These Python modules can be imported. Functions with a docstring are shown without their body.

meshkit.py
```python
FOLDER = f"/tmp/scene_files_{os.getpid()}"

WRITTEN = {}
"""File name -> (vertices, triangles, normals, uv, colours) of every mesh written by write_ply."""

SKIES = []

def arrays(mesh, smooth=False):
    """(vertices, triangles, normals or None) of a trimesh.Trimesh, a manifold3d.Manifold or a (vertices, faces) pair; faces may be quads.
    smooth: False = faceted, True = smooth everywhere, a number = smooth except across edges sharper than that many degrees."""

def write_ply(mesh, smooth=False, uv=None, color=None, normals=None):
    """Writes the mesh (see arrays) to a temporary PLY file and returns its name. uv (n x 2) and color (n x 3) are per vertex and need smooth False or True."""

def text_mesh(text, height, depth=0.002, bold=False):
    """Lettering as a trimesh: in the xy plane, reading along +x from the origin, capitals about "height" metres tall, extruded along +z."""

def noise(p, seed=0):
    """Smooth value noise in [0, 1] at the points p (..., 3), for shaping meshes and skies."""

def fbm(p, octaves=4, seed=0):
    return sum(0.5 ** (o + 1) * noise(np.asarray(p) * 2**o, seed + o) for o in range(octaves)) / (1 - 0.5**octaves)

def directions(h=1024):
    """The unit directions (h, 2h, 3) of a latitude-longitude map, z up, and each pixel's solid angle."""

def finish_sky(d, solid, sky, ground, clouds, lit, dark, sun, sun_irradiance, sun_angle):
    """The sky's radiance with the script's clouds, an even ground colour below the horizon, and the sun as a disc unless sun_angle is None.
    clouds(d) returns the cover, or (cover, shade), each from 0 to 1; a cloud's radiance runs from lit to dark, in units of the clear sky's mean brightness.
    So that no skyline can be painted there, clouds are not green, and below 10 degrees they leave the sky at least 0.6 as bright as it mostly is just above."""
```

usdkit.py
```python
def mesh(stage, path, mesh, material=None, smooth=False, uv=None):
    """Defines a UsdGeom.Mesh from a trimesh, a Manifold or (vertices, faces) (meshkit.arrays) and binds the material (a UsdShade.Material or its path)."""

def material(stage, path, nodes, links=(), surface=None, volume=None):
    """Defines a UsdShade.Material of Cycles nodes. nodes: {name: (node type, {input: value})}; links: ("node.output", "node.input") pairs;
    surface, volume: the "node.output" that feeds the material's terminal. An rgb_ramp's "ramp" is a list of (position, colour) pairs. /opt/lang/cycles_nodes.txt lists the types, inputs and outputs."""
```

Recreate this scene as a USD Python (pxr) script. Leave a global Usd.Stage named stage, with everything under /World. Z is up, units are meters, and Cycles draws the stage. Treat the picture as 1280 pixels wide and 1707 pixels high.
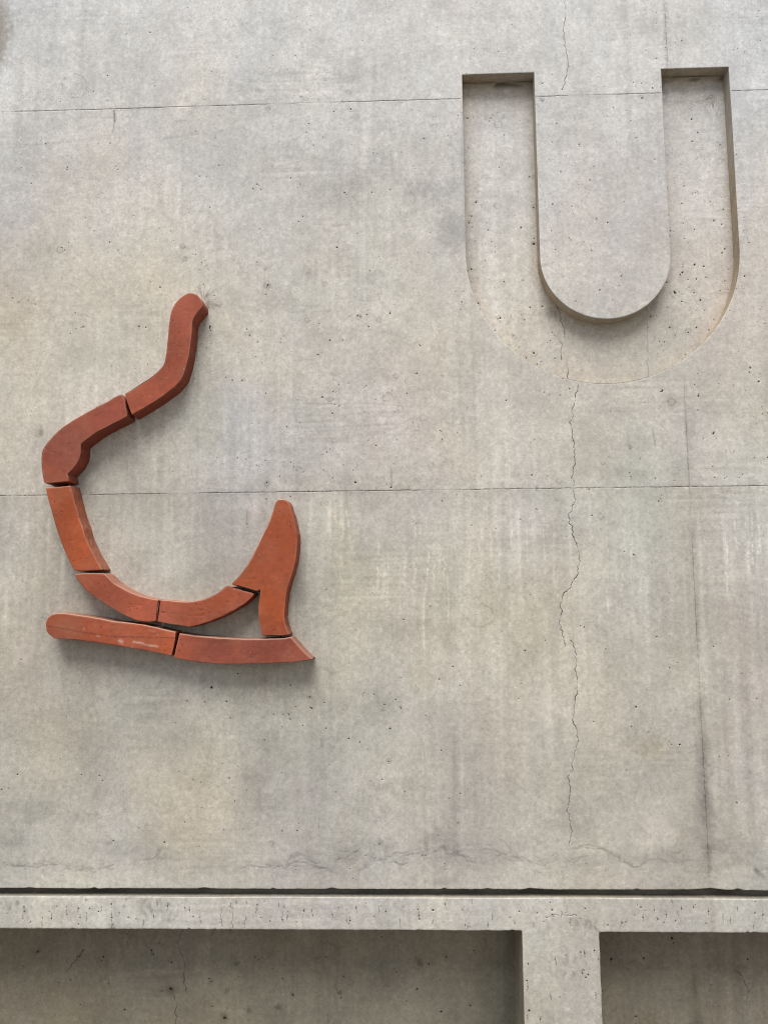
import math
import numpy as np
import shapely
from shapely.geometry import Polygon, LineString, box
from scipy.ndimage import gaussian_filter, map_coordinates, zoom
from scipy.spatial import Delaunay, cKDTree
from pxr import Usd, UsdGeom, UsdLux, UsdShade, Gf, Sdf, Vt
import usdkit

# ------------------------------------------------------------------ camera, sky, sun, exposure
stage = Usd.Stage.CreateInMemory()
UsdGeom.SetStageUpAxis(stage, UsdGeom.Tokens.z)
UsdGeom.SetStageMetersPerUnit(stage, 1.0)
UsdGeom.Xform.Define(stage, '/World')
UsdGeom.Scope.Define(stage, '/World/Looks')

DIST, EYE = 3.0, 1.8                       # the lens is 3 m from the wall plane (y = 0), 1.8 m above the ground
YAW, PITCH, ROLL = map(math.radians, (-1.7446, 6.0005, -0.52945))
FOCAL = 1281.0                             # in widths of 1280
EXPOSURE = 2.12
SKY_STRENGTH, SUN_INTENSITY, SUN_ANGLE = 0.06, 0.30, 40.0
SUN_EL, SUN_AZ = math.radians(64), math.radians(184)     # azimuth measured from +y towards +x

def camera_basis():
    f = np.array([math.sin(YAW) * math.cos(PITCH), math.cos(YAW) * math.cos(PITCH), math.sin(PITCH)])
    r = np.array([math.cos(YAW), -math.sin(YAW), 0.0])
    u = np.cross(r, f)
    c, s = math.cos(ROLL), math.sin(ROLL)
    return np.array([c * r + s * u, -s * r + c * u, f])
BASIS = camera_basis()

cam = UsdGeom.Camera.Define(stage, '/World/camera')
r_, u_, f_ = BASIS
cam.AddTransformOp().Set(Gf.Matrix4d(*r_, 0, *u_, 0, *(-f_), 0, 0, -DIST, EYE, 1))
cam.CreateHorizontalApertureAttr(36.0)
cam.CreateVerticalApertureAttr(36.0 * 1707 / 1280)
cam.CreateFocalLengthAttr(36.0 * FOCAL / 1280)
cam.CreateClippingRangeAttr(Gf.Vec2f(0.05, 2000))
cam.CreateExposureAttr(EXPOSURE)

sky_mat = usdkit.material(stage, '/World/Looks/sky_look', {
    'sky': ('sky_texture', {'sky_type': 'single_scattering', 'sun_disc': False, 'sun_elevation': SUN_EL, 'sun_rotation': SUN_AZ}),
    'tc': ('texture_coordinate', {}),
    'noise': ('noise_texture', {'scale': 2.2, 'detail': 6.0, 'roughness': 0.55}),
    'cover': ('rgb_ramp', {'ramp': [(0.25, (0.80,) * 3), (0.75, (1.0,) * 3)]}),
    'tone': ('rgb_ramp', {'ramp': [(0.3, (2.0, 2.02, 2.06)), (0.7, (2.7, 2.7, 2.7))]}),
    'mix': ('mix', {}),
    'bg': ('background_shader', {'strength': SKY_STRENGTH}),
}, [('tc.generated', 'noise.vector'), ('noise.fac', 'cover.fac'), ('noise.fac', 'tone.fac'), ('cover.color', 'mix.fac'),
    ('sky.color', 'mix.color1'), ('tone.color', 'mix.color2'), ('mix.color', 'bg.color')], surface='bg.background')
dome = UsdLux.DomeLight.Define(stage, '/World/sky')
UsdShade.MaterialBindingAPI.Apply(dome.GetPrim()).Bind(sky_mat)
dome.GetPrim().SetCustomDataByKey('kind', 'structure')

sun = UsdLux.DistantLight.Define(stage, '/World/sun')
sun.CreateIntensityAttr(SUN_INTENSITY)
sun.CreateAngleAttr(SUN_ANGLE)
sun.CreateNormalizeAttr(True)
sun.CreateColorAttr(Gf.Vec3f(1.0, 0.965, 0.915))
sun.AddRotateZOp().Set(180 - math.degrees(SUN_AZ))       # light travels along its -z
sun.AddRotateXOp().Set((90 - math.degrees(SUN_EL)))

# ------------------------------------------------------------------ helpers
rng = np.random.default_rng(20240611)

def survey(pts, y=0.0):
    """Where the sight lines of the survey photograph meet the vertical plane at depth y: (x, z) in metres."""
    p = np.atleast_2d(np.asarray(pts, float))
    d = np.c_[(p[:, 0] - 640) / FOCAL, -(p[:, 1] - 853.5) / FOCAL, np.ones(len(p))] @ BASIS
    t = (DIST + y) / d[:, 1]
    return np.c_[d[:, 0] * t, d[:, 2] * t + EYE]

def crop(x0, y0, s, pts, y=0.0):
    p = np.asarray([q[:2] for q in pts], float)
    return survey(p / s + [x0, y0], y)

def tag(prim, label=None, category=None, group=None, kind=None):
    for k, v in (('label', label), ('category', category), ('group', group), ('kind', kind)):
        if v:
            prim.SetCustomDataByKey(k, v)
    return prim

used = {}
def path_for(parent, name):
    k = f'{parent}/{name}'
    n = used[k] = used.get(k, -1) + 1
    return k if n == 0 else f'{k}_{n:03d}'

def thing(name, label=None, category=None, group=None, kind=None):
    x = UsdGeom.Xform.Define(stage, path_for('/World', name))
    tag(x.GetPrim(), label, category, group, kind)
    return str(x.GetPath())

def write_mesh(parent, name, P, F, mat, tint=None, normals=None):
    m = UsdGeom.Mesh.Define(stage, path_for(parent, name))
    m.CreatePointsAttr(Vt.Vec3fArray.FromNumpy(np.ascontiguousarray(P, np.float32)))
    m.CreateFaceVertexCountsAttr(Vt.IntArray.FromNumpy(np.full(len(F), 3, np.int32)))
    m.CreateFaceVertexIndicesAttr(Vt.IntArray.FromNumpy(np.ascontiguousarray(F, np.int32).ravel()))
    m.CreateSubdivisionSchemeAttr('none')
    if normals is not None:
        m.CreateNormalsAttr(Vt.Vec3fArray.FromNumpy(np.ascontiguousarray(normals, np.float32)))
        m.SetNormalsInterpolation('vertex')
    if tint is not None:
        UsdGeom.PrimvarsAPI(m).CreatePrimvar('tint', Sdf.ValueTypeNames.Color3fArray, 'vertex').Set(Vt.Vec3fArray.FromNumpy(np.ascontiguousarray(tint, np.float32)))
    UsdShade.MaterialBindingAPI.Apply(m.GetPrim()).Bind(mat)
    return m

def vertex_normals(P, F):
    a, b, c = P[F[:, 0]], P[F[:, 1]], P[F[:, 2]]
    n = np.cross(b - a, c - a)
    N = np.zeros_like(P)
    for k in range(3):
        for j in range(3):
            N[:, j] += np.bincount(F[:, k], n[:, j], len(P))
    return N / np.maximum(np.linalg.norm(N, axis=1, keepdims=True), 1e-12)

def take(P, F, N, T, keep):
    f = F[keep]
    u, inv = np.unique(f, return_inverse=True)
    return P[u], inv.reshape(f.shape), N[u], T[u]

def join(*parts):
    """parts: (P, F, N, T) tuples laid together as one mesh."""
    off, out = 0, [[], [], [], []]
    for P, F, N, T in parts:
        out[0].append(P); out[1].append(F + off); out[2].append(N); out[3].append(T)
        off += len(P)
    return [np.concatenate(o) for o in out]

def resample(xy, step, closed=True):
    xy = np.asarray(xy, float)
    if closed:
        xy = np.r_[xy, xy[:1]]
    s = np.r_[0, np.cumsum(np.linalg.norm(np.diff(xy, axis=0), axis=1))]
    n = max(int(round(s[-1] / step)), 3)
    t = np.linspace(0, s[-1], n + (0 if closed else 1), endpoint=not closed)
    return np.c_[np.interp(t, s, xy[:, 0]), np.interp(t, s, xy[:, 1])]

def smooth_line(xy, k=3, closed=True):
    """Chaikin rounding of a surveyed outline."""
    xy = np.asarray(xy, float)
    for _ in range(k):
        a, b = xy, np.roll(xy, -1, 0)
        if not closed:
            a, b = xy[:-1], xy[1:]
        q = np.empty((2 * len(a), 2)); q[0::2] = .75 * a + .25 * b; q[1::2] = .25 * a + .75 * b
        xy = q if closed else np.r_[xy[:1], q, xy[-1:]]
    return xy

def ring_points(poly, step, jitter=0.0):
    out = []
    for g in getattr(poly, 'geoms', [poly]):
        for r in [g.exterior, *g.interiors]:
            p = resample(np.asarray(r.coords)[:-1], step)
            out.append(p + rng.normal(0, jitter, p.shape) if jitter else p)
    return out

def relief(poly, step, pits=(), lines=(), chamfer=None, coarse=None, fine=None, edge_step=None):
    """A height field over poly: jittered grid points, rings for pits, furrows for cracks and joints.
    pits: (x, z, r, depth, dirt); lines: (points, half width, depth array or number, dirt). Returns xz, depth, dirt, faces, edge flag."""
    edge_step = edge_step or step
    pts, dep, drt, bnd = [], [], [], []
    rings = ring_points(poly, edge_step)
    b = np.concatenate(rings)
    pts.append(b); dep.append(np.full(len(b), chamfer[1] if chamfer else 0.0)); drt.append(np.zeros(len(b))); bnd.append(np.ones(len(b), bool))
    if chamfer:
        for w, d in ((chamfer[0] * .45, chamfer[1] * .28), (chamfer[0], 0.0)):
            q = np.concatenate(ring_points(poly.buffer(-w), edge_step))
            pts.append(q); dep.append(np.full(len(q), d)); drt.append(np.zeros(len(q))); bnd.append(np.zeros(len(q), bool))
    inner = poly.buffer(-(chamfer[0] if chamfer else 0) - .3 * step)
    shapely.prepare(inner)
    fp, fd, fr = [], [], []
    for x, z, r, d, dirt in pits:
        n = 9 if r > .0022 else 7
        a = np.arange(n) / n * 2 * np.pi + rng.uniform(0, 6)
        wob = 1 + rng.normal(0, .16, n)
        sx, sz, th = rng.uniform(.75, 1.25), rng.uniform(.75, 1.25), rng.uniform(0, 3.14)
        ux = np.cos(a) * wob * sx; uz = np.sin(a) * wob * sz
        ux, uz = ux * math.cos(th) - uz * math.sin(th), ux * math.sin(th) + uz * math.cos(th)
        for k, dd, dk in ((1.0, 0.0, .15), (.78, .75, .95), (.4, 1.0, 1.0)):
            fp.append(np.c_[x + r * k * ux, z + r * k * uz]); fd.append(np.full(n, d * dd)); fr.append(np.full(n, dirt * dk))
        fp.append(np.array([[x, z]])); fd.append(np.array([d])); fr.append(np.array([dirt]))
    for xy, hw, d, dirt in lines:
        xy = np.asarray(xy)
        t = np.gradient(xy, axis=0); t /= np.maximum(np.linalg.norm(t, axis=1, keepdims=True), 1e-9)
        nrm = np.c_[-t[:, 1], t[:, 0]]
        d = np.broadcast_to(d, len(xy)); dirt = np.broadcast_to(dirt, len(xy)); hw = np.broadcast_to(hw, len(xy))[:, None]
        for k, dd, dk in ((-1, 0, 0.0), (-.55, .8, .9), (.55, .8, .9), (1, 0, 0.0), (0, 1, 1.0)):
            fp.append(xy + nrm * hw * k); fd.append(d * dd); fr.append(dirt * dk)
    if fp:
        fp, fd, fr = np.concatenate(fp), np.concatenate(fd), np.concatenate(fr)
        ok = shapely.contains_xy(inner, fp[:, 0], fp[:, 1])
        fp, fd, fr = fp[ok], fd[ok], fr[ok]
        pts.append(fp); dep.append(fd); drt.append(fr); bnd.append(np.zeros(len(fp), bool))
    x0, z0, x1, z1 = poly.bounds
    fx0, fz0, fx1, fz1 = fine or (x0, z0, x1, z1)
    fx0, fz0, fx1, fz1 = max(fx0, x0), max(fz0, z0), min(fx1, x1), min(fz1, z1)
    gx, gz = np.meshgrid(np.arange(fx0, fx1, step), np.arange(fz0, fz1, step))
    g = np.c_[gx.ravel(), gz.ravel()]; g += rng.uniform(-.28, .28, g.shape) * step
    if coarse:
        cx, cz = np.meshgrid(np.arange(x0, x1, coarse), np.arange(z0, z1, coarse))
        c = np.c_[cx.ravel(), cz.ravel()]; c += rng.uniform(-.2, .2, c.shape) * coarse
        c = c[(c[:, 0] < fx0 - coarse * .5) | (c[:, 0] > fx1 + coarse * .5) | (c[:, 1] < fz0 - coarse * .5) | (c[:, 1] > fz1 + coarse * .5)]
        g = np.r_[g, c]
    g = g[shapely.contains_xy(inner, g[:, 0], g[:, 1])]
    near = cKDTree(np.concatenate(pts)).query(g, distance_upper_bound=.62 * step)[0]
    g = g[~np.isfinite(near)]
    if len(pits):
        pp = np.array([p[:3] for p in pits])
        big = pp[pp[:, 2] > .5 * step]
        if len(big):
            dist, idx = cKDTree(big[:, :2]).query(g, distance_upper_bound=.03)
            bad = np.isfinite(dist)
            bad[bad] = dist[bad] < big[idx[bad], 2] * 1.15
            g = g[~bad]
    pts.append(g); dep.append(np.zeros(len(g))); drt.append(np.zeros(len(g))); bnd.append(np.zeros(len(g), bool))
    pts, dep, drt, bnd = map(np.concatenate, (pts, dep, drt, bnd))
    F = Delaunay(pts).simplices
    a, b2, c2 = pts[F[:, 0]], pts[F[:, 1]], pts[F[:, 2]]
    area = (b2[:, 0] - a[:, 0]) * (c2[:, 1] - a[:, 1]) - (b2[:, 1] - a[:, 1]) * (c2[:, 0] - a[:, 0])
    F[area < 0] = F[area < 0][:, ::-1]
    keep = np.abs(area) > 1e-11
    three = bnd[F].all(1)
    cen = pts[F[three]].mean(1)
    keep[three] &= shapely.contains_xy(poly, cen[:, 0], cen[:, 1])
    return pts, dep, drt, F[keep], rings

def skirt(ring, y0, y1, outward, rows=2, wob=0.0, inward=False):
    """A strip of wall along a closed ring from depth y0 to y1; facing away from the ring's inside unless inward."""
    ring = np.asarray(ring)
    area = np.sum(ring[:, 0] * np.roll(ring[:, 1], -1) - np.roll(ring[:, 0], -1) * ring[:, 1])
    if area < 0:
        ring = ring[::-1]
    n = len(ring)
    t = np.roll(ring, -1, 0) - np.roll(ring, 1, 0); t /= np.maximum(np.linalg.norm(t, axis=1, keepdims=True), 1e-9)
    out = np.c_[t[:, 1], -t[:, 0]]
    P = []
    for k in range(rows):
        y = y0 + (y1 - y0) * k / (rows - 1)
        w = gaussian_filter(rng.normal(0, 1, n), 2, mode='wrap') * wob if 0 < k else 0 * ring[:, 0]
        q = ring + out * (w + outward * k / (rows - 1))[:, None]
        P.append(np.c_[q[:, 0], np.full(n, y), q[:, 1]])
    P = np.concatenate(P)
    i = np.arange(n); j = (i + 1) % n
    F = []
    for k in range(rows - 1):
        a, b, c, d = k * n + i, k * n + j, (k + 1) * n + j, (k + 1) * n + i
        F += [np.c_[a, d, c], np.c_[a, c, b]]
    F = np.concatenate(F)
    if inward:
        F = F[:, ::-1]
    return P, F

# ------------------------------------------------------------------ materials
def concrete_look(name, bump=0.5):
    def mapped(lo, hi, a, b):
        return ('map_range', {'from_min': lo, 'from_max': hi, 'to_min': a, 'to_max': b, 'clamp': True})
    nodes = {
        'tint': ('attribute', {'attribute': 'tint'}), 'geo': ('geometry', {}),
        'grain': ('noise_texture', {'scale': 150.0, 'detail': 4.0, 'roughness': 0.75}), 'grain_map': mapped(.25, .75, .86, 1.14),
        'mottle': ('noise_texture', {'scale': 60.0, 'detail': 7.0, 'roughness': 0.75}), 'mottle_map': mapped(.25, .75, .90, 1.10),
        'fleck': ('noise_texture', {'scale': 105.0, 'detail': 5.0, 'roughness': 0.6}), 'fleck_map': mapped(.62, .70, 1.0, .76),
        'drag_at': ('mapping', {'scale': (260.0, 260.0, 9.0)}), 'drag': ('noise_texture', {'scale': 1.0, 'detail': 3.0, 'roughness': 0.6}), 'drag_map': mapped(.3, .7, .975, 1.025),
        'rub_at': ('mapping', {'scale': (22.0, 22.0, 330.0)}), 'rub': ('noise_texture', {'scale': 1.0, 'detail': 4.0, 'roughness': 0.65, 'distortion': .4}), 'rub_map': mapped(.60, .72, 1.0, .90),
        'fine': ('noise_texture', {'scale': 220.0, 'detail': 5.0, 'roughness': 0.65}), 'bump': ('bump', {'strength': bump, 'distance': 0.0014}),
        'p': ('principled_bsdf', {'roughness': 0.88, 'specular_ior_level': 0.25})}
    links = [('geo.position', k + '.vector') for k in ('grain', 'mottle', 'fleck', 'drag_at', 'rub_at', 'fine')]
    links += [('drag_at.vector', 'drag.vector'), ('rub_at.vector', 'rub.vector')]
    last = 'tint.color'
    for k in ('grain', 'mottle', 'fleck', 'drag', 'rub'):
        nodes['mul_' + k] = ('mix', {'mix_type': 'multiply', 'fac': 1.0})
        links += [(k + '.fac', k + '_map.value'), (last, f'mul_{k}.color1'), (k + '_map.result', f'mul_{k}.color2')]
        last = f'mul_{k}.color'
    links += [(last, 'p.base_color'), ('fine.fac', 'bump.height'), ('bump.normal', 'p.normal')]
    return usdkit.material(stage, '/World/Looks/' + name, nodes, links, surface='p.BSDF')
CONCRETE = concrete_look('cast_concrete')

TERRACOTTA = usdkit.material(stage, '/World/Looks/fired_clay', {
    'tint': ('attribute', {'attribute': 'tint'}),
    'geo': ('geometry', {}),
    'stretch': ('mapping', {'scale': (14.0, 14.0, 60.0)}),
    'drag': ('noise_texture', {'scale': 1.0, 'detail': 5.0, 'roughness': 0.65}),
    'drag_map': ('map_range', {'from_min': 0.25, 'from_max': 0.75, 'to_min': 0.92, 'to_max': 1.08}),
    'grain': ('noise_texture', {'scale': 380.0, 'detail': 3.0, 'roughness': 0.6}),
    'grain_map': ('map_range', {'from_min': 0.25, 'from_max': 0.75, 'to_min': 0.90, 'to_max': 1.10}),
    'm1': ('mix', {'mix_type': 'multiply', 'fac': 1.0}),
    'm2': ('mix', {'mix_type': 'multiply', 'fac': 1.0}),
    'speck': ('voronoi_texture', {'scale': 62.0}),
    'speck_map': ('map_range', {'from_min': 0.085, 'from_max': 0.065, 'to_min': 0.0, 'to_max': 1.0, 'clamp': True}),
    'speck_pick': ('separate_color', {}),
    'pick': ('math', {'math_type': 'greater_than', 'value2': 0.86}),
    'mask': ('math', {'math_type': 'multiply'}),
    'm3': ('mix', {'color2': (0.55, 0.42, 0.34)}),
    'fine': ('noise_texture', {'scale': 160.0, 'detail': 4.0, 'roughness': 0.6}),
    'bump': ('bump', {'strength': 0.35, 'distance': 0.001}),
    'p': ('principled_bsdf', {'roughness': 0.62, 'specular_ior_level': 0.3}),
}, [('geo.position', 'stretch.vector'), ('stretch.vector', 'drag.vector'), ('geo.position', 'grain.vector'), ('geo.position', 'fine.vector'), ('geo.position', 'speck.vector'),
    ('drag.fac', 'drag_map.value'), ('grain.fac', 'grain_map.value'),
    ('tint.color', 'm1.color1'), ('drag_map.result', 'm1.color2'), ('m1.color', 'm2.color1'), ('grain_map.result', 'm2.color2'),
    ('speck.distance', 'speck_map.value'), ('speck.color', 'speck_pick.color'), ('speck_pick.r', 'pick.value1'),
    ('speck_map.result', 'mask.value1'), ('pick.value', 'mask.value2'),
    ('m2.color', 'm3.color1'), ('mask.value', 'm3.fac'), ('m3.color', 'p.base_color'), ('fine.fac', 'bump.height'), ('bump.normal', 'p.normal')], surface='p.BSDF')

def plain_look(name, color, rough=0.85, scale=30.0, spread=0.2):
    lo, hi = [c * (1 - spread) for c in color], [c * (1 + spread) for c in color]
    return usdkit.material(stage, '/World/Looks/' + name, {
        'geo': ('geometry', {}), 'n': ('noise_texture', {'scale': scale, 'detail': 5.0, 'roughness': 0.6}),
        'r': ('rgb_ramp', {'ramp': [(0.3, lo), (0.7, hi)]}), 'p': ('principled_bsdf', {'roughness': rough, 'specular_ior_level': 0.2}),
    }, [('geo.position', 'n.vector'), ('n.fac', 'r.fac'), ('r.color', 'p.base_color')], surface='p.BSDF')
PAVING = plain_look('paving', (0.155, 0.138, 0.115), scale=9.0)
THREAD = plain_look('dusty_thread', (0.27, 0.25, 0.225), scale=80.0)
MORTAR = plain_look('pale_mortar', (0.48, 0.44, 0.39), scale=120.0)

# ------------------------------------------------------------------ tone and height of the concrete, on a raster in wall metres
RES = 0.0029
PX = 0.0035 / RES                           # field sizes are given in 3.5 mm steps
RX0, RX1, RZ0, RZ1 = -1.80, 1.62, -0.05, 4.55
RW, RH = int((RX1 - RX0) / RES), int((RZ1 - RZ0) / RES)
XS, ZS = RX0 + (np.arange(RW) + .5) * RES, RZ0 + (np.arange(RH) + .5) * RES
GX, GZ = np.meshgrid(XS, ZS)

def field(sx, sz):
    """Smoothed random field of unit deviation; correlation lengths along x and z."""
    sx, sz = sx * PX, sz * PX
    if min(sx, sz) > 10:
        k = 5
        h, w = RH // k + 2, RW // k + 2
        f = gaussian_filter(rng.normal(0, 1, (h, w)).astype(np.float32), (sz / k, sx / k), mode='reflect')
        f = zoom(f, k, order=1)[:RH, :RW]
    else:
        f = gaussian_filter(rng.normal(0, 1, (RH, RW)).astype(np.float32), (sz, sx), mode='reflect', truncate=3.0)
    return f / f.std()

def sample(img, xz):
    return map_coordinates(img, [(xz[:, 1] - RZ0) / RES - .5, (xz[:, 0] - RX0) / RES - .5], order=1, mode='reflect')

def sstep(a, b, x):
    t = np.clip((x - a) / (b - a), 0, 1)
    return t * t * (3 - 2 * t)

Z_TOP = float(survey([(640, 167.5)])[0, 1])          # the two day joints and the lower edge of the wall
Z_MID = float(survey([(640, 818)])[0, 1])
Z_EDGE = float(survey([(640, 1482.7)])[0, 1])
Z_BEAM = float(survey([(640, 1495)])[0, 1])
Z_SOFFIT = float(survey([(640, 1550.5)])[0, 1])
X_JOINT = float(np.mean(survey([(1111, 20), (1140, 620), (1147, 810), (1153, 940), (1160, 1100), (1186, 1450)])[:, 0]))

LUM = np.zeros((RH, RW), np.float32)
HUE = np.zeros((RH, RW), np.float32)                  # + warm, - cool
HGT = np.zeros((RH, RW), np.float32)                  # millimetres, + out of the wall
big, mid, small = field(90, 90), field(30, 26), field(9, 9)
LUM += .018 * big + .012 * mid + .008 * small
rag = .5 * mid + .45 * small + .4 * field(3.4, 3.4) + .4 * field(1.4, 1.6)          # ragged-edged bloom and dull patches
LUM += .030 * sstep(.25, .75, rag) - .030 * sstep(.30, .85, -rag + .25 * field(5, 5)) + .012 * field(1.7, 2.4)
speckle = field(.75, .75)
LUM -= .11 * sstep(2.1, 2.9, speckle + .45 * mid) ; LUM += .06 * sstep(2.2, 2.9, -speckle + .4 * field(20, 40))
grain1, grain2 = field(.55, .55), field(1.3, 1.3)
LUM += .034 * grain1 + .020 * grain2
upright = sstep(-.4, 1.6, field(30, 60)); across = sstep(.3, 1.7, field(44, 18)) * (1 - .8 * upright)
LUM += .020 * field(2.0, 70) * (.25 + upright) + .012 * field(1.0, 22) * (.2 + upright)            # form-board drag, upright
brush = sstep(.1, 1.3, field(34, 22))
LUM += .030 * field(22, .9) * across + .010 * field(7, .7) * brush * (1 - .7 * upright)
PNK = np.zeros((RH, RW), np.float32)
HUE += .55 * field(70, 80) + .40 * field(26, 34) + .22 * field(8, 26)
HGT += .9 * field(60, 60) + .35 * field(18, 18) + .10 * field(3, 3) + .05 * grain2
smudge = sstep(.7, 1.8, .8 * field(13, 10) + .6 * field(4, 4))
LUM -= .055 * smudge * (.6 + .4 * grain2)
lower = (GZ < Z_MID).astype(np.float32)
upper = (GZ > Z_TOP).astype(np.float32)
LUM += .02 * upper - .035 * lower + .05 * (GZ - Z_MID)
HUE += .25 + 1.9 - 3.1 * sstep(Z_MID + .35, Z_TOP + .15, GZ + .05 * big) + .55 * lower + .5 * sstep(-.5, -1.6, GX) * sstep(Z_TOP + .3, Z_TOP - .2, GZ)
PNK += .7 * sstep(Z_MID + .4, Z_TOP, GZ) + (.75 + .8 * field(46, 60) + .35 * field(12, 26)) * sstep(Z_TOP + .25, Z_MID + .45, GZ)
# washed-down lime runs under the middle joint
runs = np.clip(field(1.5, 36), 0, 3) * sstep(.0, 1.4, field(14, 50))
fade = sstep(Z_MID + .0, Z_MID - .12, GZ) * sstep(Z_MID - .95, Z_MID - .25, GZ)
LUM += .075 * runs * fade * lower
patch = np.clip(field(16, 28), -2, 2)
LUM += .030 * patch * lower
HUE += .35 * np.clip(field(22, 44), -2, 2) * lower

def spot(px, py, rx, ry, lum=0.0, hue=0.0, rough=.55, hgt=0.0):
    """An uneven stain of its own shape; sizes in survey pixels (about 2.3 mm)."""
    c = survey([(px, py)])[0]
    rx, ry = rx * .00234, ry * .00234
    i0, i1 = np.searchsorted(ZS, [c[1] - 1.9 * ry, c[1] + 1.9 * ry]); j0, j1 = np.searchsorted(XS, [c[0] - 1.9 * rx, c[0] + 1.9 * rx])
    if i1 <= i0 or j1 <= j0:
        return
    s = np.s_[i0:i1, j0:j1]
    d = np.hypot((GX[s] - c[0]) / rx, (GZ[s] - c[1]) / ry)
    m = sstep(1.35, .25, d + rough * (.22 * small[s] + .16 * grain2[s] + .1 * mid[s]))
    LUM[s] += lum * m; HUE[s] += .7 * hue * m; HGT[s] += hgt * m

def stroke(pts, width, lum, broken=.0, hgt=0.0, y=0.0):
    """A thin mark along a polyline in survey pixels, width in survey pixels."""
    xy = resample(survey(pts, y), RES * .5, closed=False)
    st = np.clip(rng.normal(1, .25, len(xy)), 0, 2)
    if broken:
        st *= gaussian_filter(rng.normal(0, 1, len(xy)), 6) * 4 > -1 + 2 * broken
    w = max(width * .00234, RES * .8)
    ii = ((xy[:, 1] - RZ0) / RES).astype(int); jj = ((xy[:, 0] - RX0) / RES).astype(int)
    acc = {}
    k = int(math.ceil(w / RES)) + 1
    for a in range(-k, k + 1):
        for b in range(-k, k + 1):
            q, r = ii + a, jj + b
            ok = (q >= 0) & (q < RH) & (r >= 0) & (r < RW)
            q, r = q[ok], r[ok]
            d = np.hypot(XS[r] - xy[ok, 0], ZS[q] - xy[ok, 1])
            v = np.clip(1.15 - d / w, 0, 1) * st[ok]
            np.maximum.at(MASK, (q, r), v)
    box_ = np.s_[max(ii.min() - k, 0):ii.max() + k + 1, max(jj.min() - k, 0):jj.max() + k + 1]
    LUM[box_] += lum * MASK[box_]; HGT[box_] += hgt * MASK[box_]
    MASK[box_] = 0
MASK = np.zeros((RH, RW), np.float32)

def halo(px, py, r, lum=-.30, w=1.1, arc=(0, 6.283), y=0.0):
    a = np.linspace(*arc, 14)
    stroke([(px + r * math.cos(t) * 1.05, py + r * math.sin(t)) for t in a], w, lum, broken=.25, y=y)

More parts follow.
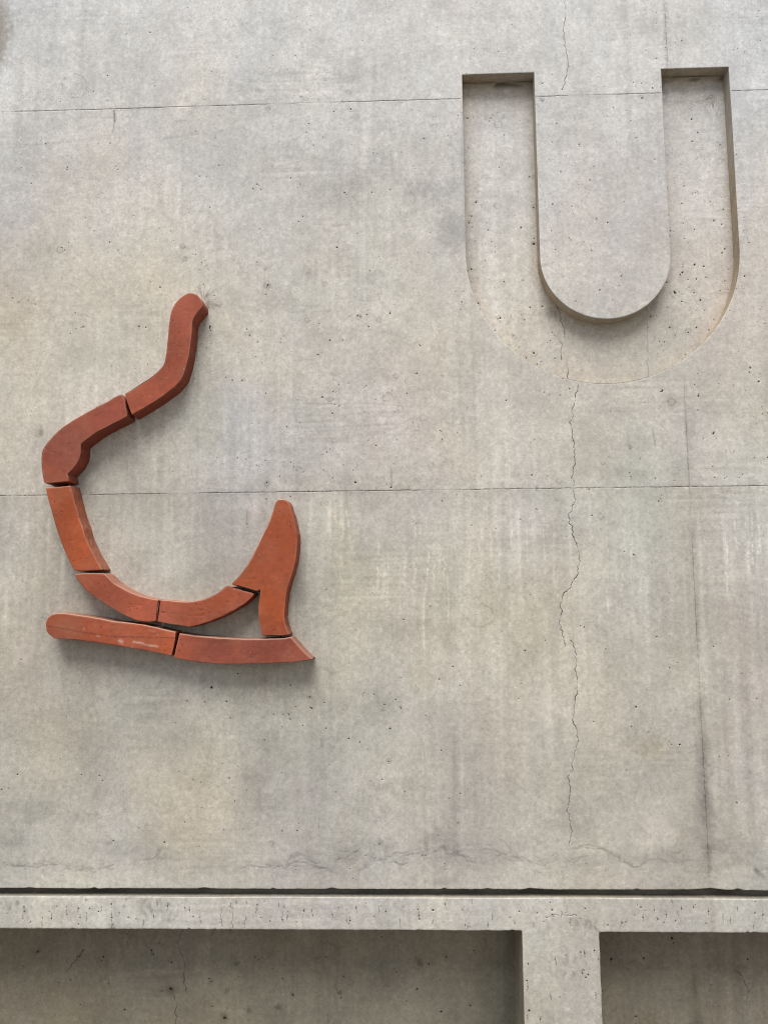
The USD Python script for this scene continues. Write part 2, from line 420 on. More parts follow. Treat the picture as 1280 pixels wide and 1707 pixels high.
# --- placed stains (position, half sizes in survey pixels, tone, hue)
for s in ((-6, 66, 26, 80, -.34, 5.0), (430, 130, 70, 26, -.05, -.5), (480, 122, 26, 12, -.06, -.4), (575, 130, 22, 10, -.10, -.2), (560, 98, 26, 18, -.03, .3),
          (480, 250, 34, 26, -.07, -.5), (640, 275, 46, 34, -.07, -.6), (735, 320, 46, 30, -.10, -.4), (755, 385, 28, 40, -.11, -.5), (700, 310, 30, 18, -.06, -.1),
          (570, 315, 46, 20, -.05, -.3), (545, 342, 80, 16, -.05, -.2), (575, 440, 34, 40, -.05, .3), (520, 455, 20, 14, -.05, .1), (480, 505, 60, 12, -.05, .2),
          (175, 400, 34, 26, -.04, -.9), (30, 360, 60, 50, -.02, -.6), (60, 400, 40, 30, -.03, .6), (120, 225, 60, 40, .03, -.5), (290, 260, 40, 60, .02, -.6), (20, 520, 34, 40, -.04, 1.2),
          (410, 690, 36, 90, .01, -1.4), (380, 680, 30, 60, 0, -1.0), (545, 560, 30, 18, -.06, .3), (625, 620, 24, 30, -.07, .2), (645, 620, 14, 10, -.07, .2), (470, 740, 30, 26, -.06, .5),
          (540, 730, 60, 10, -.06, .5), (470, 620, 60, 30, -.02, .9), (560, 800, 110, 14, -.05, .4), (690, 805, 60, 12, -.05, .7), (940, 690, 50, 20, -.04, .4), (1120, 670, 20, 16, -.07, .1), (1040, 790, 90, 10, -.06, .3),
          (1150, 720, 9, 60, -.06, -.4), (1240, 870, 50, 60, -.02, -1.3), (1170, 900, 14, 40, .02, -.9), (1120, 940, 24, 40, .02, -.8),
          (790, 930, 22, 80, .06, -.2), (620, 900, 40, 50, .02, -.3), (680, 1000, 40, 40, .02, -.2), (820, 980, 30, 90, -.03, .9), (560, 1000, 80, 60, .0, .8), (900, 1030, 40, 90, -.02, 1.1), (700, 1130, 30, 24, -.02, 1.4), (560, 910, 40, 60, -.02, .7),
          (1085, 1245, 44, 22, -.03, 1.6), (1060, 1230, 40, 20, -.06, .2), (1100, 1260, 30, 20, -.02, 1.5), (150, 1200, 26, 40, -.02, .9), (230, 1330, 40, 60, -.02, 1.2), (330, 1360, 60, 60, .0, 1.3), (250, 1395, 40, 24, -.04, 1.0),
          (65, 1105, 12, 22, -.03, .5), (100, 1150, 50, 50, .01, -.8), (60, 1350, 40, 18, -.08, -.2), (30, 1400, 20, 16, -.10, -.2), (165, 1325, 16, 36, -.06, -.1), (150, 1365, 30, 12, -.06, 0), (285, 1345, 16, 16, -.05, -.3), (300, 1228, 22, 14, -.03, -.6),
          (65, 1195, 12, 10, -.05, -.2), (57, 1240, 10, 8, -.05, -.2), (350, 1290, 16, 20, -.04, -.3), (430, 1300, 26, 12, -.06, -.2), (438, 1335, 18, 22, -.08, -.2), (440, 1235, 20, 18, -.05, .3), (640, 1190, 50, 26, -.05, -.1), (645, 1165, 50, 20, -.04, 0),
          (650, 1310, 34, 14, -.10, -.2), (640, 1355, 10, 12, -.09, -.2), (625, 1370, 12, 14, -.07, -.2), (752, 1360, 18, 20, -.08, -.2), (735, 1400, 30, 18, -.10, -.3), (630, 1410, 34, 14, -.08, -.2),
          (1155, 1085, 9, 60, -.06, 0), (1168, 1240, 12, 120, -.07, 0), (1172, 1290, 16, 60, -.08, -.1), (1178, 1380, 14, 70, -.08, -.3), (1120, 1415, 30, 14, -.09, -.5), (1090, 1430, 30, 14, -.07, -.5), (1220, 1420, 50, 20, -.07, -.4), (1215, 1440, 20, 10, -.07, -.2), (1235, 1255, 40, 6, -.05, -.2), (1240, 1300, 60, 60, .02, -.9), (1225, 1140, 30, 14, -.05, -.1),
          (735, 1470, 26, 8, -.10, -.1), (690, 1470, 12, 12, -.08, 0), (594, 1472, 8, 16, -.06, 0)):
    spot(*s)
# crusted tide line along the foot of the wall
zc = survey([(640, 1424)])[0, 1]
warp = 9 * mid + 4.5 * small + 1.0 * field(4, 3)
band = np.exp(-((GZ - zc - .004 * 3 * mid) / .052) ** 2) * sstep(-.9, .9, field(24, 8))
tide = (np.clip(1 - np.abs(((GZ - zc) / RES + warp) % 17 - 8.5) / 1.7, 0, 1) + .7 * np.clip(1 - np.abs(((GZ - zc) / RES * .8 + 1.5 * warp) % 23 - 11) / 1.6, 0, 1))
LUM -= .30 * band * tide * sstep(-.6, .6, field(7, 5)) + .13 * band * sstep(-.2, 1, small + .5 * grain2 + .3 * mid)
HUE -= .5 * band
HGT -= .8 * band * tide
LUM += .03 * sstep(Z_EDGE + .09, Z_EDGE + .02, GZ)
for pts in ([(0, 1440), (40, 1448), (90, 1440), (150, 1452), (190, 1447)], [(400, 1449), (430, 1444), (470, 1446), (500, 1436), (530, 1448), (560, 1456)],
            [(596, 1455), (615, 1440), (640, 1434), (668, 1443), (680, 1436)], [(640, 1432), (660, 1424), (700, 1424), (740, 1412), (770, 1428), (790, 1436)],
            [(820, 1424), (850, 1428), (880, 1438), (893, 1450), (930, 1428)], [(950, 1418), (985, 1408), (1020, 1424), (1045, 1442), (1060, 1448), (1075, 1444)],
            [(480, 1436), (500, 1424), (520, 1428)], [(560, 1434), (585, 1424), (600, 1418)]):
    for q in range(5):                                         # several scalloped lines, each ragged and broken
        p = resample(smooth_line(pts, 1, False), 3.2, closed=False)
        n_ = len(p)
        drift = gaussian_filter(rng.normal(0, 1, n_), 4) * 13 * (q > 0) + gaussian_filter(rng.normal(0, 1, n_), 1) * 3.0
        p = p + np.c_[rng.normal(0, 1.0, n_), drift]
        stroke(p, 1.1, -.19 if q == 0 else -.15, broken=.35 if q == 0 else .5, hgt=-.5)
    c0 = np.mean(pts, 0)
    spot(c0[0], c0[1], .55 * np.ptp(np.array(pts)[:, 0]), 13, -.045, -.5)
# drawn scratches, board scrapes and rubs
for pts, w, l in (([(130, 194), (190, 195)], 1.3, -.16), ([(0, 227), (60, 230)], 1.2, -.08), ([(0, 240), (90, 241)], 1.2, -.09), ([(110, 234), (205, 222)], 1.6, -.08), ([(60, 240), (200, 228)], 1.6, -.08), ([(0, 247), (40, 245)], 1, -.07),
                  ([(293, 202), (312, 200)], 3, -.12), ([(268, 231), (330, 222)], 3, -.08), ([(20, 450), (60, 451)], 1, -.14), ([(50, 446), (130, 444)], 1, -.07),
                  ([(500, 680), (556, 672)], 1, -.13), ([(505, 672), (560, 673)], 1.4, -.14), ([(605, 672), (650, 674)], 1.4, -.12), ([(490, 601), (525, 599)], 1.2, -.11), ([(470, 625), (545, 620)], 1.2, -.07),
                  ([(532, 686), (546, 722)], .9, -.12), ([(565, 640), (564, 720)], .9, -.09), ([(652, 782), (653, 812)], 1.6, -.26), ([(412, 850), (412, 874)], 1, -.3), ([(394, 982), (410, 1000)], .9, -.15),
                  ([(1041, 705), (1052, 752)], .9, -.15), ([(1088, 714), (1092, 744)], 1.2, -.28), ([(894, 811), (894, 818)], 1.6, -.4), ([(800, 600), (801, 620)], 1, -.1), ([(352, 545), (350, 640)], 1.6, -.08),
                  ([(212, 765), (213, 795)], 1.2, -.11), ([(525, 1103), (553, 1123)], .9, -.16), ([(553, 1123), (575, 1118)], .9, -.08), ([(560, 991), (635, 992)], 1, -.09), ([(535, 1232), (537, 1246)], 1.4, -.24), ([(532, 1357), (532, 1383)], 1, -.2),
                  ([(1180, 1276), (1215, 1285)], 1.1, -.16), ([(1215, 1285), (1270, 1290)], 1, -.08), ([(1260, 1452), (1274, 1464)], 4.5, -.26), ([(1258, 1449), (1264, 1452)], 2, -.2), ([(1135, 1010), (1155, 1006), (1190, 1014)], 1, -.06),
                  ([(850, 590), (851, 640)], 1, -.06), ([(655, 1070), (652, 1030)], 1, -.08), ([(770, 0), (770, 110)], 1.6, -.05), ([(770, 165), (770, 300)], 3, -.07), ([(772, 300), (774, 400)], 3, -.06),
                  ([(190, 184), (191, 200)], 2.4, -.5), ([(191, 200), (187, 222)], 1.4, -.3), ([(190, 183), (270, 178)], 1.4, -.12)):
    stroke(pts, w, l)
for k in range(34):                                            # flat trowel and board scrapes in bundles
    cx, cy = [(560, 375), (500, 505), (580, 500), (560, 700), (530, 735), (650, 730), (920, 690), (1040, 680), (600, 330), (1060, 800), (930, 760), (880, 180), (910, 205)][k % 13]
    x, y, ln = cx + rng.normal(0, 34), cy + rng.normal(0, 14), rng.uniform(24, 80)
    sl = rng.normal(-.05, .03)
    stroke([(x - ln / 2, y - sl * ln / 2), (x + ln / 2, y + sl * ln / 2)], rng.uniform(.8, 1.6), -rng.uniform(.05, .11), broken=.15)
for k in range(26):                                            # pale lime threads below the middle joint
    x, y, ln = rng.uniform(540, 1270), rng.uniform(850, 940), rng.uniform(25, 110)
    p = [(x + rng.normal(0, 1.6), y + t * ln) for t in np.linspace(0, 1, 7)]
    stroke(p, rng.uniform(.8, 1.5), rng.uniform(.08, .17), broken=.3)
for p, l in (([(715, 920), (712, 960), (706, 1010), (707, 1080)], .13), ([(746, 960), (748, 1010), (745, 1060)], .10), ([(577, 850), (582, 878)], .14), ([(561, 850), (556, 880)], .1), ([(832, 950), (834, 1000)], .10), ([(853, 1000), (850, 1050)], .12),
             ([(1010, 980), (1014, 1020)], .11), ([(1252, 840), (1255, 960)], .12), ([(1262, 850), (1267, 930)], .10), ([(1224, 870), (1228, 915)], .1), ([(905, 880), (908, 930)], .1), ([(707, 1210), (704, 1260), (705, 1290)], .1), ([(800, 855), (803, 900)], .10), ([(817, 880), (820, 950), (832, 1005)], .08)):
    stroke(p, 1.5, l * 1.5, broken=.25)
# ring marks of formwork ties and filled blow-holes
for x, y, r in ((313, 164, 4), (315, 188, 4), (445, 161, 4), (447, 182, 4), (580, 154, 4), (585, 181, 4.5), (772, 268, 3), (1068, 161, 4), (902, 138, 3), (904, 166, 3), (514, 457, 3.5), (445, 476, 5), (443, 448, 3), (512, 533, 4), (632, 533, 4), (598, 528, 4), (445, 806, 4), (541, 839, 6),
                (550, 663, 6), (646, 662, 8), (660, 627, 4), (575, 1180, 5), (516, 1162, 4), (1001, 860, 5), (1005, 771, 3.5), (1050, 745, 3), (931, 802, 4), (928, 832, 3), (695, 715, 3.5), (718, 776, 5), (403, 635, 4), (498, 782, 4), (1119, 670, 6), (640, 1180, 5), (648, 1269, 4), (124, 142, 20), (100, 416, 5), (196, 418, 3), (158, 384, 3), (305, 410, 4), (308, 431, 4), (341, 439, 5), (451, 1407, 5), (635, 1406, 4)):
    halo(x, y, r)
    spot(x, y, r, r, -.05, 0)
for x, y, r in ((640, 553, 5), (558, 623, 9), (503, 627, 9), (305, 411, 5), (309, 431, 5), (480, 490, 6), (526, 459, 7), (540, 472, 6), (590, 195, 9), (715, 190, 8), (718, 209, 5), (752, 240, 4), (750, 228, 4)):
    spot(x, y, r, r * .8, -.11, 0)
for x, y, r in ((779, 197, 3), (780, 246, 3), (781, 371, 3.5), (785, 448, 4), (889, 191, 3), (889, 293, 3.5), (890, 345, 3.5), (890, 398, 4), (890, 406, 4), (833, 192, 6), (830, 207, 6), (829, 343, 5), (851, 495, 4), (1111, 154, 3), (1113, 250, 8), (1159, 322, 5), (1200, 268, 4), (1196, 240, 4), (1202, 188, 4), (1153, 178, 5), (1125, 488, 7), (1157, 488, 5), (1208, 468, 4), (1111, 470, 4), (1085, 525, 4), (1115, 545, 4), (1147, 552, 5), (832, 530, 5), (796, 505, 4), (890, 588, 5), (855, 560, 4), (829, 562, 5)):
    halo(x, y, r, -.26, 1.0, y=.06)
# the ring left by a patch, and the honeycombed crust along the upright joint
ring_pts = [(800 + 22 * math.cos(t) + rng.normal(0, 1.2), 1027 + 19 * math.sin(t) + rng.normal(0, 1.2)) for t in np.linspace(-2.4, 3.0, 30)]
stroke(ring_pts, 1.8, -.13, broken=.25, hgt=-.4); spot(800, 1027, 18, 15, .03, -.3)
jd = np.abs(GX - X_JOINT)
cr = sstep(.022, .0, jd) * sstep(-.8, .8, field(3, 14)) * ((GZ < Z_TOP - .9) | (GZ > Z_TOP))
LUM -= np.exp(-(jd / .0075) ** 2) * (.055 + .07 * grain1 + .04 * field(1, 5)) * (GZ < Z_MID + .5) * (.6 + .4 * sstep(-1.5, .3, field(3, 30)))
LUM += cr * (.07 * np.minimum(field(.9, .9), .9) - .115 + .07 * np.exp(-((GZ - survey([(1146, 740)])[0, 1]) / .13) ** 2))
HGT += cr * .35 * field(1.1, 1.1)
LUM -= .055 * sstep(.0, .9, (GX - X_JOINT) / -.04 + .0) * sstep(-.055, -.0, GX - X_JOINT) * sstep(Z_MID - .1, Z_MID - .6, GZ) * (GX < X_JOINT)
LUM -= .10 * np.exp(-(np.abs(GZ - Z_MID) / .009)) * sstep(-.8, .9, field(20, 3)) + .10 * np.exp(-(np.abs(GZ - Z_TOP) / .007)) * sstep(-.8, .6, field(20, 3))

# ------------------------------------------------------------------ surveyed pits, cracks, joints
def pits_from(x0, y0, s, pts, y=0.0):
    out = []
    xy = crop(x0, y0, s, pts, y)
    for (x, z), p in zip(xy, pts):
        r = (p[2] if len(p) > 2 else 1.1) * .00234 * .74
        out.append((x, z, r, r * rng.uniform(1.6, 2.6), rng.uniform(.55, 1.0)))
    return out

pits = []
pits += pits_from(0, 0, 2, [(312, 303, 1.6), (358, 250, 1.5), (500, 106, 1.6), (422, 111), (425, 172), (626, 24, 1.3), (705, 238), (515, 285), (200, 337), (357, 334, 1.6), (990, 55), (1035, 52), (985, 185, 1.4), (910, 185), (790, 190, 1.1), (1002, 323), (1025, 302), (1035, 321), (1008, 322), (1028, 412, 1.4), (1021, 440), (1113, 371, 1.4), (730, 383), (653, 437), (718, 458), (667, 586), (730, 550, 1.4), (1045, 483), (1244, 509), (1258, 512), (1240, 640, 1.5), (1148, 642, 1.8), (995, 738, 1.3), (1010, 720), (866, 763), (1124, 824, 1.4), (224, 556, 1.5), (222, 563), (72, 558), (105, 610), (69, 465), (70, 514), (152, 478, 1.4), (177, 474), (480, 586), (386, 553), (392, 563), (367, 476), (843, 627), (870, 630), (115, 368), (290, 2, 1.3), (1208, 134)])
pits += pits_from(0, 180, 3.2, [(585, 185), (240, 188), (115, 317), (358, 328), (165, 401), (628, 326), (768, 362), (1066, 362, 1.3), (1168, 303), (555, 545), (585, 714, 1.5), (365, 717), (68, 1013, 1.8), (150, 1024), (180, 1025), (188, 1046, 1.4), (100, 1035), (402, 1092, 1.4), (445, 1168, 1.8), (432, 1172), (407, 1178), (375, 1203), (742, 1165, 1.6), (778, 1170, 1.6), (738, 997), (855, 957, 1.6), (1085, 940), (1143, 1000, 1.3), (1120, 1165, 1.8), (1118, 1178, 1.4), (1124, 1190), (802, 926), (850, 640, .9), (1030, 780), (1045, 782), (912, 655, 1.4), (500, 655, 1.2), (330, 745, 1.6), (345, 757, 1.3), (630, 760, 1.3)])
pits += pits_from(380, 180, 3.2, [(655, 5, 2), (565, 17), (418, 128, 1.5), (432, 82), (1047, 163, 1.6), (1040, 160), (925, 234), (775, 238), (797, 242), (236, 310), (335, 372, 1.6), (135, 430, 1.2), (155, 405, 1.6), (165, 412, 1.2), (177, 433), (370, 424), (385, 405, 1.3), (622, 450, 1.8), (630, 460, 1.2), (768, 448, 1.7), (865, 435), (400, 577), (377, 605, 1.2), (168, 645), (690, 668), (1077, 665, 1.2), (580, 741, 1.5), (755, 867, 1.2), (203, 995, 1.1), (213, 945, 2.0), (208, 955, 1.4), (742, 1101, 1.4), (750, 1165, 1.6), (865, 1090, 1.6), (692, 1106, 1.4), (705, 1113, 1.4), (487, 1150, 1.3), (1257, 978), (1246, 1032, 1.4), (1240, 1075, 1.2), (100, 1180, 1.4), (115, 1213, 1.4), (935, 855, .9), (975, 822, .9), (200, 860, 1.2), (155, 822, 1.3)])
pits += pits_from(340, 520, 3.2, [(30, 85, 1.8), (34, 98, 1.4), (12, 190, 1.1), (38, 170), (243, 128, 1.3), (288, 160, 1.2), (408, 160, 1.3), (412, 145), (425, 128), (277, 240, 1.1), (465, 213), (605, 228, 1.5), (612, 228, 1.2), (630, 214, 1.1), (672, 151, 1.5), (740, 150), (878, 77, 1.7), (868, 13, 1.2), (820, 20, 1.6), (1150, 177, 1.5), (1155, 182), (1135, 328, 1.6), (1127, 331), (1268, 342), (720, 388), (770, 380), (865, 393), (330, 435, 1.4), (203, 367, 1.7), (152, 365, 1.3), (115, 350), (690, 426, 1.3), (705, 428), (632, 455, 1.7), (697, 495, 1.4), (720, 503, 1.6), (726, 498, 1.2), (685, 541, 1.5), (1082, 435, 1.3), (1005, 420), (500, 470), (1018, 535, 1.2), (1115, 592, 1.2), (512, 592), (442, 613), (918, 713, 1.5), (877, 685), (655, 748, 1.6), (632, 762, 1.1), (673, 732), (180, 780, 1.2), (222, 788), (327, 794, 1.5), (281, 820, 1.2), (428, 800), (463, 803), (480, 826), (530, 855), (638, 845, 1.3), (795, 845, 1.3), (745, 818), (1012, 812), (405, 878), (335, 912, 1.8), (808, 910, 1.7), (998, 937, 1.8), (685, 886, 1.3), (28, 941), (333, 998, 1.6), (462, 986, 1.2), (555, 1005), (230, 1133, 1.3), (230, 1153), (1270, 1010, 1.3), (1260, 633, 1.3), (1265, 640), (1270, 680), (1132, 1130), (993, 8, 1.4)])
pits += pits_from(880, 600, 3.2, [(222, 153, 1.3), (1185, 42, 1.8), (1180, 66, 1.2), (1237, 74), (1232, 112, 1.5), (1228, 118), (718, 163, 1.5), (708, 169, 1.2), (888, 131), (908, 190, 1.6), (912, 182, 1.1), (1095, 135), (1160, 165), (1248, 251, 1.2), (905, 268), (1220, 342, 1.1), (988, 393, 1.7), (993, 386, 1.2), (935, 420, 1.1), (1278, 283, 1.2), (20, 615, 1.8), (88, 172), (170, 187), (62, 165), (185, 98, 1.2), (125, 32, 1.1), (600, 528), (985, 570, 1.3), (543, 603), (550, 624, 1.3), (680, 632, 1.2), (780, 645), (1048, 632, 1.2), (1058, 626), (1125, 629, 1.1), (1143, 610, 1.1), (995, 630, 1.8), (810, 590, 1.0), (432, 517), (1098, 490, 1.0), (1278, 520, 1.4), (325, 690, 1.4), (697, 754, 1.4), (708, 742), (710, 722), (1018, 722, 1.2), (45, 796, 1.4), (50, 800), (340, 830, 1.4), (515, 1023, 1.6), (563, 1040, 1.6), (570, 1043), (1207, 523, 1.3), (35, 425), (103, 620)])
pits += pits_from(480, 820, 3.2, [(900, 17, 1.3), (822, 50, 1.3), (258, 46), (107, 46, .9), (685, 170, .9), (980, 180), (1108, 196, 1.2), (1240, 148, 1.2), (207, 520, 1.0), (617, 682, 1.5), (757, 612), (1265, 848, 1.5), (1258, 845), (880, 933, 1.3), (808, 1000, 1.5), (918, 1034), (1242, 1023, 1.2), (600, 993, .9), (575, 1109, 1.2), (115, 1098, 1.5), (125, 1155, 1.7), (195, 1125, 1.2), (118, 1150), (42, 1147), (12, 1032, 1.3), (5, 1190, 1.3), (600, 1150, 1.3), (735, 1195), (405, 1075, 1.2), (460, 1082), (1230, 1105, 1.4), (325, 915)])
pits += pits_from(0, 1080, 3.2, [(1128, 213, 3.6), (1208, 288, 1.7), (998, 286, 1.4), (1268, 138, 1.9), (455, 110), (733, 106), (855, 182), (935, 402), (1092, 291, 1.3), (1227, 378, 1.6), (353, 373, 1.2), (84, 452, 1.2), (425, 188), (112, 62, 1.3), (94, 677, 1.7), (435, 680, 1.5), (8, 759, 1.2), (45, 752), (575, 660), (955, 663, 1.2), (1042, 623), (1188, 621, 1.2), (1270, 634, 1.3), (1030, 708, 1.2), (1070, 719, 1.2), (1222, 697, 1.5), (1247, 745), (1253, 820, 1.4), (1077, 855), (670, 865, 1.1), (985, 932, 1.2), (742, 963), (605, 1032, 1.5), (1195, 973, 1.2), (1067, 1062, 1.1), (877, 1040, 1.6), (530, 685, 1.3), (545, 710, 1.2), (320, 595)])
pits += pits_from(400, 1100, 3.2, [(270, 137, 1.3), (372, 200, 1.6), (380, 258, 1.8), (385, 262, 1.2), (450, 230, 1.2), (180, 292), (230, 293), (257, 290), (262, 296), (268, 318, 1.3), (226, 360, 1.3), (130, 430, 1.5), (458, 367, 1.4), (1135, 37, 1.3), (857, 97), (1173, 137), (831, 213, 1.3), (800, 369, 1.5), (860, 260, 1.2), (580, 423, 1.6), (1073, 485, 1.5), (478, 562, 1.2), (222, 605), (793, 545, 1.4), (758, 641, 1.4), (1262, 659, 1.2), (1115, 743, 1.0), (36, 697, 1.1), (513, 708, 1.2), (225, 916, 1.4), (305, 914, 1.6), (312, 875), (878, 707, 1.2), (745, 985, 1.5), (1055, 940), (1162, 873), (16, 905), (602, 1170, 1.2), (298, 1122, 1.2), (585, 1117, 1.0), (725, 1058), (975, 1045, 1.2), (990, 1046), (1090, 1090, 1.2), (1095, 1122), (670, 1047), (1175, 715, 1.2), (300, 250), (335, 352), (715, 185), (650, 185), (655, 195), (770, 240, 1.3), (640, 440, 1.1), (695, 650, 1.2)])
pits += pits_from(880, 960, 3.2, [(753, 92, 1.0), (686, 326, 1.5), (577, 701, 1.7), (350, 781, 1.3), (551, 807, 1.4), (810, 902, 2.0), (765, 902), (525, 1038, 1.2), (633, 610, .9), (755, 493, 1.4), (800, 465), (1075, 660, 1.3), (1115, 1213, 1.6), (1220, 655), (415, 392, 1.2), (1070, 962, 1.2), (92, 346, 1.2), (990, 378, 1.3), (280, 268, 1.3), (300, 275, 1.2), (1020, 965, 1.2), (1142, 522), (645, 835), (755, 885, 1.1)])
pits += pits_from(740, 80, 2.37, [(119, 2), (215, 14, 1.4), (838, 40, 1.4), (797, 9), (428, 105), (748, 135, 1.3), (388, 140, 1.5), (390, 208, 1.6), (780, 138, 1.4), (782, 196, 2.0), (824, 157, 1.4), (445, 297, 1.3), (738, 287, 1.3), (758, 353, 1.4), (427, 371, 1.3), (505, 464, 1.1), (533, 380, 1.8), (536, 387), (461, 488, 1.7), (576, 521, 1.5), (833, 440, 1.1), (429, 617, 2.0), (603, 673, 1.4), (646, 690, 2.2), (505, 625), (424, 723), (712, 607), (767, 474), (55, 267), (16, 345, 1.2), (1155, 421, 1.1), (1185, 668, 1.2), (669, 235), (645, 268, .9)])
pits += pits_from(740, 380, 2.37, [(700, 190, 1.7), (705, 186), (615, 245, 1.9), (583, 90, 1.2), (520, 290, 1.4), (495, 40), (500, 48), (440, 85), (476, 192), (692, 228), (45, 250, 1.1), (70, 292, 1.4), (245, 682, 1.3), (92, 712, 1.2), (862, 645, 1.7), (1210, 552, 2.0), (1245, 607, 1.6), (1243, 603), (1187, 190, 1.7), (1005, 665, 1.5), (1003, 575, 1.2), (1085, 615, .9), (415, 660, 1.3), (885, 685), (1185, 10), (1150, 115), (1258, 735, 1.2), (495, 632)])
pits += pits_from(1080, 0, 6.4, [(1187, 108, 1.4), (1168, 170, .9), (88, 130, 1.2), (88, 246, 1.1), (88, 620, 1.2), (362, 430, 1.5), (768, 272), (315, 143, .9), (910, 526, 1.2), (958, 510), (1035, 540, .9), (1162, 515, .9), (1200, 428, 1.2), (50, 930, 1.2), (137, 926), (945, 1650, 1.2), (1155, 1198, .9), (750, 455, .9)])
n_small = 900                                                     # the countless pinholes between them
sx, sz = rng.uniform(-1.62, 1.5, 4000), rng.uniform(Z_EDGE + .03, 4.35, 4000)
wgt = sample(sstep(-1.2, 1.4, .8 * mid + .5 * small), np.c_[sx, sz]) * np.where(sz < Z_MID, .4, 1)
pick = np.argsort(-wgt + rng.uniform(0, .9, 4000))[:n_small]
pits += [(sx[i], sz[i], r, r * 1.8, rng.uniform(.25, .7)) for i, r in zip(pick, rng.uniform(.0009, .0017, n_small))]

ox = np.r_[rng.uniform(-3.4, -1.72, 220), rng.uniform(1.56, 3.2, 220)]; oz = rng.uniform(Z_EDGE + .05, 4.9, 440)
pits += [(x, z, r, 2 * r, rng.uniform(.4, .9)) for x, z, r in zip(ox, oz, rng.uniform(.0012, .0028, 440))]

def wander(xy, step=.0032, amp=.0021):
    p = resample(xy, step, closed=False)
    return p + np.c_[gaussian_filter(rng.normal(0, 1, len(p)), 1.0), gaussian_filter(rng.normal(0, 1, len(p)), 1.0)] * amp * 1.6

def crack(x0, y0, s, pts, w=.0013, y=0.0, depth=.006, dirt=.95):
    p = wander(crop(x0, y0, s, pts, y))
    hw = .72 * w * np.clip(1 + .5 * gaussian_filter(rng.normal(0, 1.6, len(p)), 2), .45, 1.8)
    return (p, hw, depth * np.clip(hw / w, .4, 1.3), dirt * np.clip(.45 + .55 * hw / w, 0, 1))

cracks = [
    crack(0, 0, 1, [(943, -20), (941, 10), (943, 30), (938, 50), (941, 72), (945, 90), (948, 112), (943, 126), (941, 139), (938, 149)], .0011, dirt=.8),
    crack(880, 600, 3.2, [(275, 127), (255, 190), (245, 230), (235, 265), (243, 295), (228, 330), (232, 370), (238, 410), (247, 440), (245, 480), (253, 525), (245, 570), (242, 600), (235, 632), (246, 655), (238, 695)], .0015),
    crack(880, 600, 3.2, [(241, 705), (245, 720), (257, 752), (240, 780), (232, 810), (215, 832), (225, 875), (240, 900), (238, 935), (255, 970), (265, 1000), (275, 1030), (278, 1080), (262, 1105), (264, 1150), (240, 1185), (215, 1227), (192, 1242), (180, 1292), (175, 1332), (175, 1377), (167, 1407), (180, 1447), (193, 1492), (195, 1522)], .0014),
    crack(880, 960, 3.2, [(235, 350), (245, 385), (257, 420), (257, 460), (250, 500), (260, 530), (264, 580), (258, 605), (264, 635), (248, 665), (247, 710), (240, 775), (262, 825), (264, 870), (260, 925), (245, 965), (235, 1010), (240, 1045)], .0013),
    crack(880, 960, 3.2, [(222, 1050), (217, 1100), (226, 1145), (218, 1190), (213, 1240), (222, 1300), (232, 1370), (226, 1410), (215, 1440)], .0010, dirt=.7),
]
def joint(x_of, z_of, n, hw, dmax, dirt):
    p = np.c_[x_of, z_of]
    k = sstep(-.7, .9, gaussian_filter(rng.normal(0, 1, n), 9) * 4 + .5)
    k = k * np.clip(1 + .5 * rng.normal(0, 1, n), .3, 1.6)
    return (p, hw * (1 + .25 * rng.normal(0, 1, n)).clip(.5, 1.6), dmax * (.12 + .88 * k), dirt * np.clip(.18 + .82 * k, 0, 1))
def run(a, b, step=.004):
    n = int(abs(b - a) / step) + 2
    return np.linspace(a, b, n), n
W0, W1 = -5.0, 5.0                                              # the wall runs on past the frame
WTOP = 5.2
lines = list(cracks)
for zj, amp in ((Z_TOP, .0010), (Z_MID, .0010)):
    xs, n = run(-3.4, 3.2)
    lines.append(joint(xs, zj + gaussian_filter(rng.normal(0, 1, n), 2) * amp * 1.3, n, .0013, .0026, .45))
zs, n = run(Z_EDGE + .06, 4.45)
lines.append(joint(X_JOINT + gaussian_filter(rng.normal(0, 1, n), 2) * .0013, zs, n, .0014, .0020, .26))

LOW = zoom(gaussian_filter(LUM[::4, ::4], 1.3), (RH / len(LUM[::4]), RW / LUM[:, ::4].shape[1]), order=1)[:RH, :RW]
def tone(xz, dirt, base=.43, lum=0.0, hue=0.0):
    away = sstep(0, .06, np.maximum(np.maximum(-1.72 - xz[:, 0], xz[:, 0] - 1.56), xz[:, 1] - 4.46))
    L = np.exp(1.55 * (sample(LUM, xz) * (1 - away) + sample(LOW, xz) * away) + lum) * base
    h = (np.clip(sample(HUE, xz), -2.6, 5) + hue) * .022
    g = .014 * np.clip(sample(PNK, xz), -1.2, 3)
    c = np.c_[L * (1.005 + h * .8 + .3 * g), L * (1.0 + .12 * h - g), L * (1 - 1.12 * h - .04 - .6 * g)]
    dark = np.array([.062, .048, .037])
    return c * (1 - dirt[:, None]) + dark * dirt[:, None]

# ------------------------------------------------------------------ the wall
ux0, ux1, ux2, ux3 = .250, .549, 1.070, 1.346
uxm = (ux0 + ux3) / 2; uxt = (ux1 + ux2) / 2
R_OUT, R_IN = (ux3 - ux0) / 2, (ux2 - ux1) / 2
z_head = 2.144 + EYE; z_foot = .817 + EYE; z_tongue = 1.0815 + EYE
def letter_outline():
    a = np.linspace(math.pi, 2 * math.pi, 90)
    outer = np.c_[uxm + R_OUT * np.cos(a), z_foot + R_OUT + R_OUT * np.sin(a)]
    b = np.linspace(2 * math.pi, math.pi, 60)
    inner = np.c_[uxt + R_IN * np.cos(b), z_tongue + R_IN + R_IN * np.sin(b)]
    return np.r_[[[ux0, z_head]], outer, [[ux3, z_head], [ux2, z_head]], inner, [[ux1, z_head]]]
LETTER = Polygon(letter_outline())
DEEP = .060

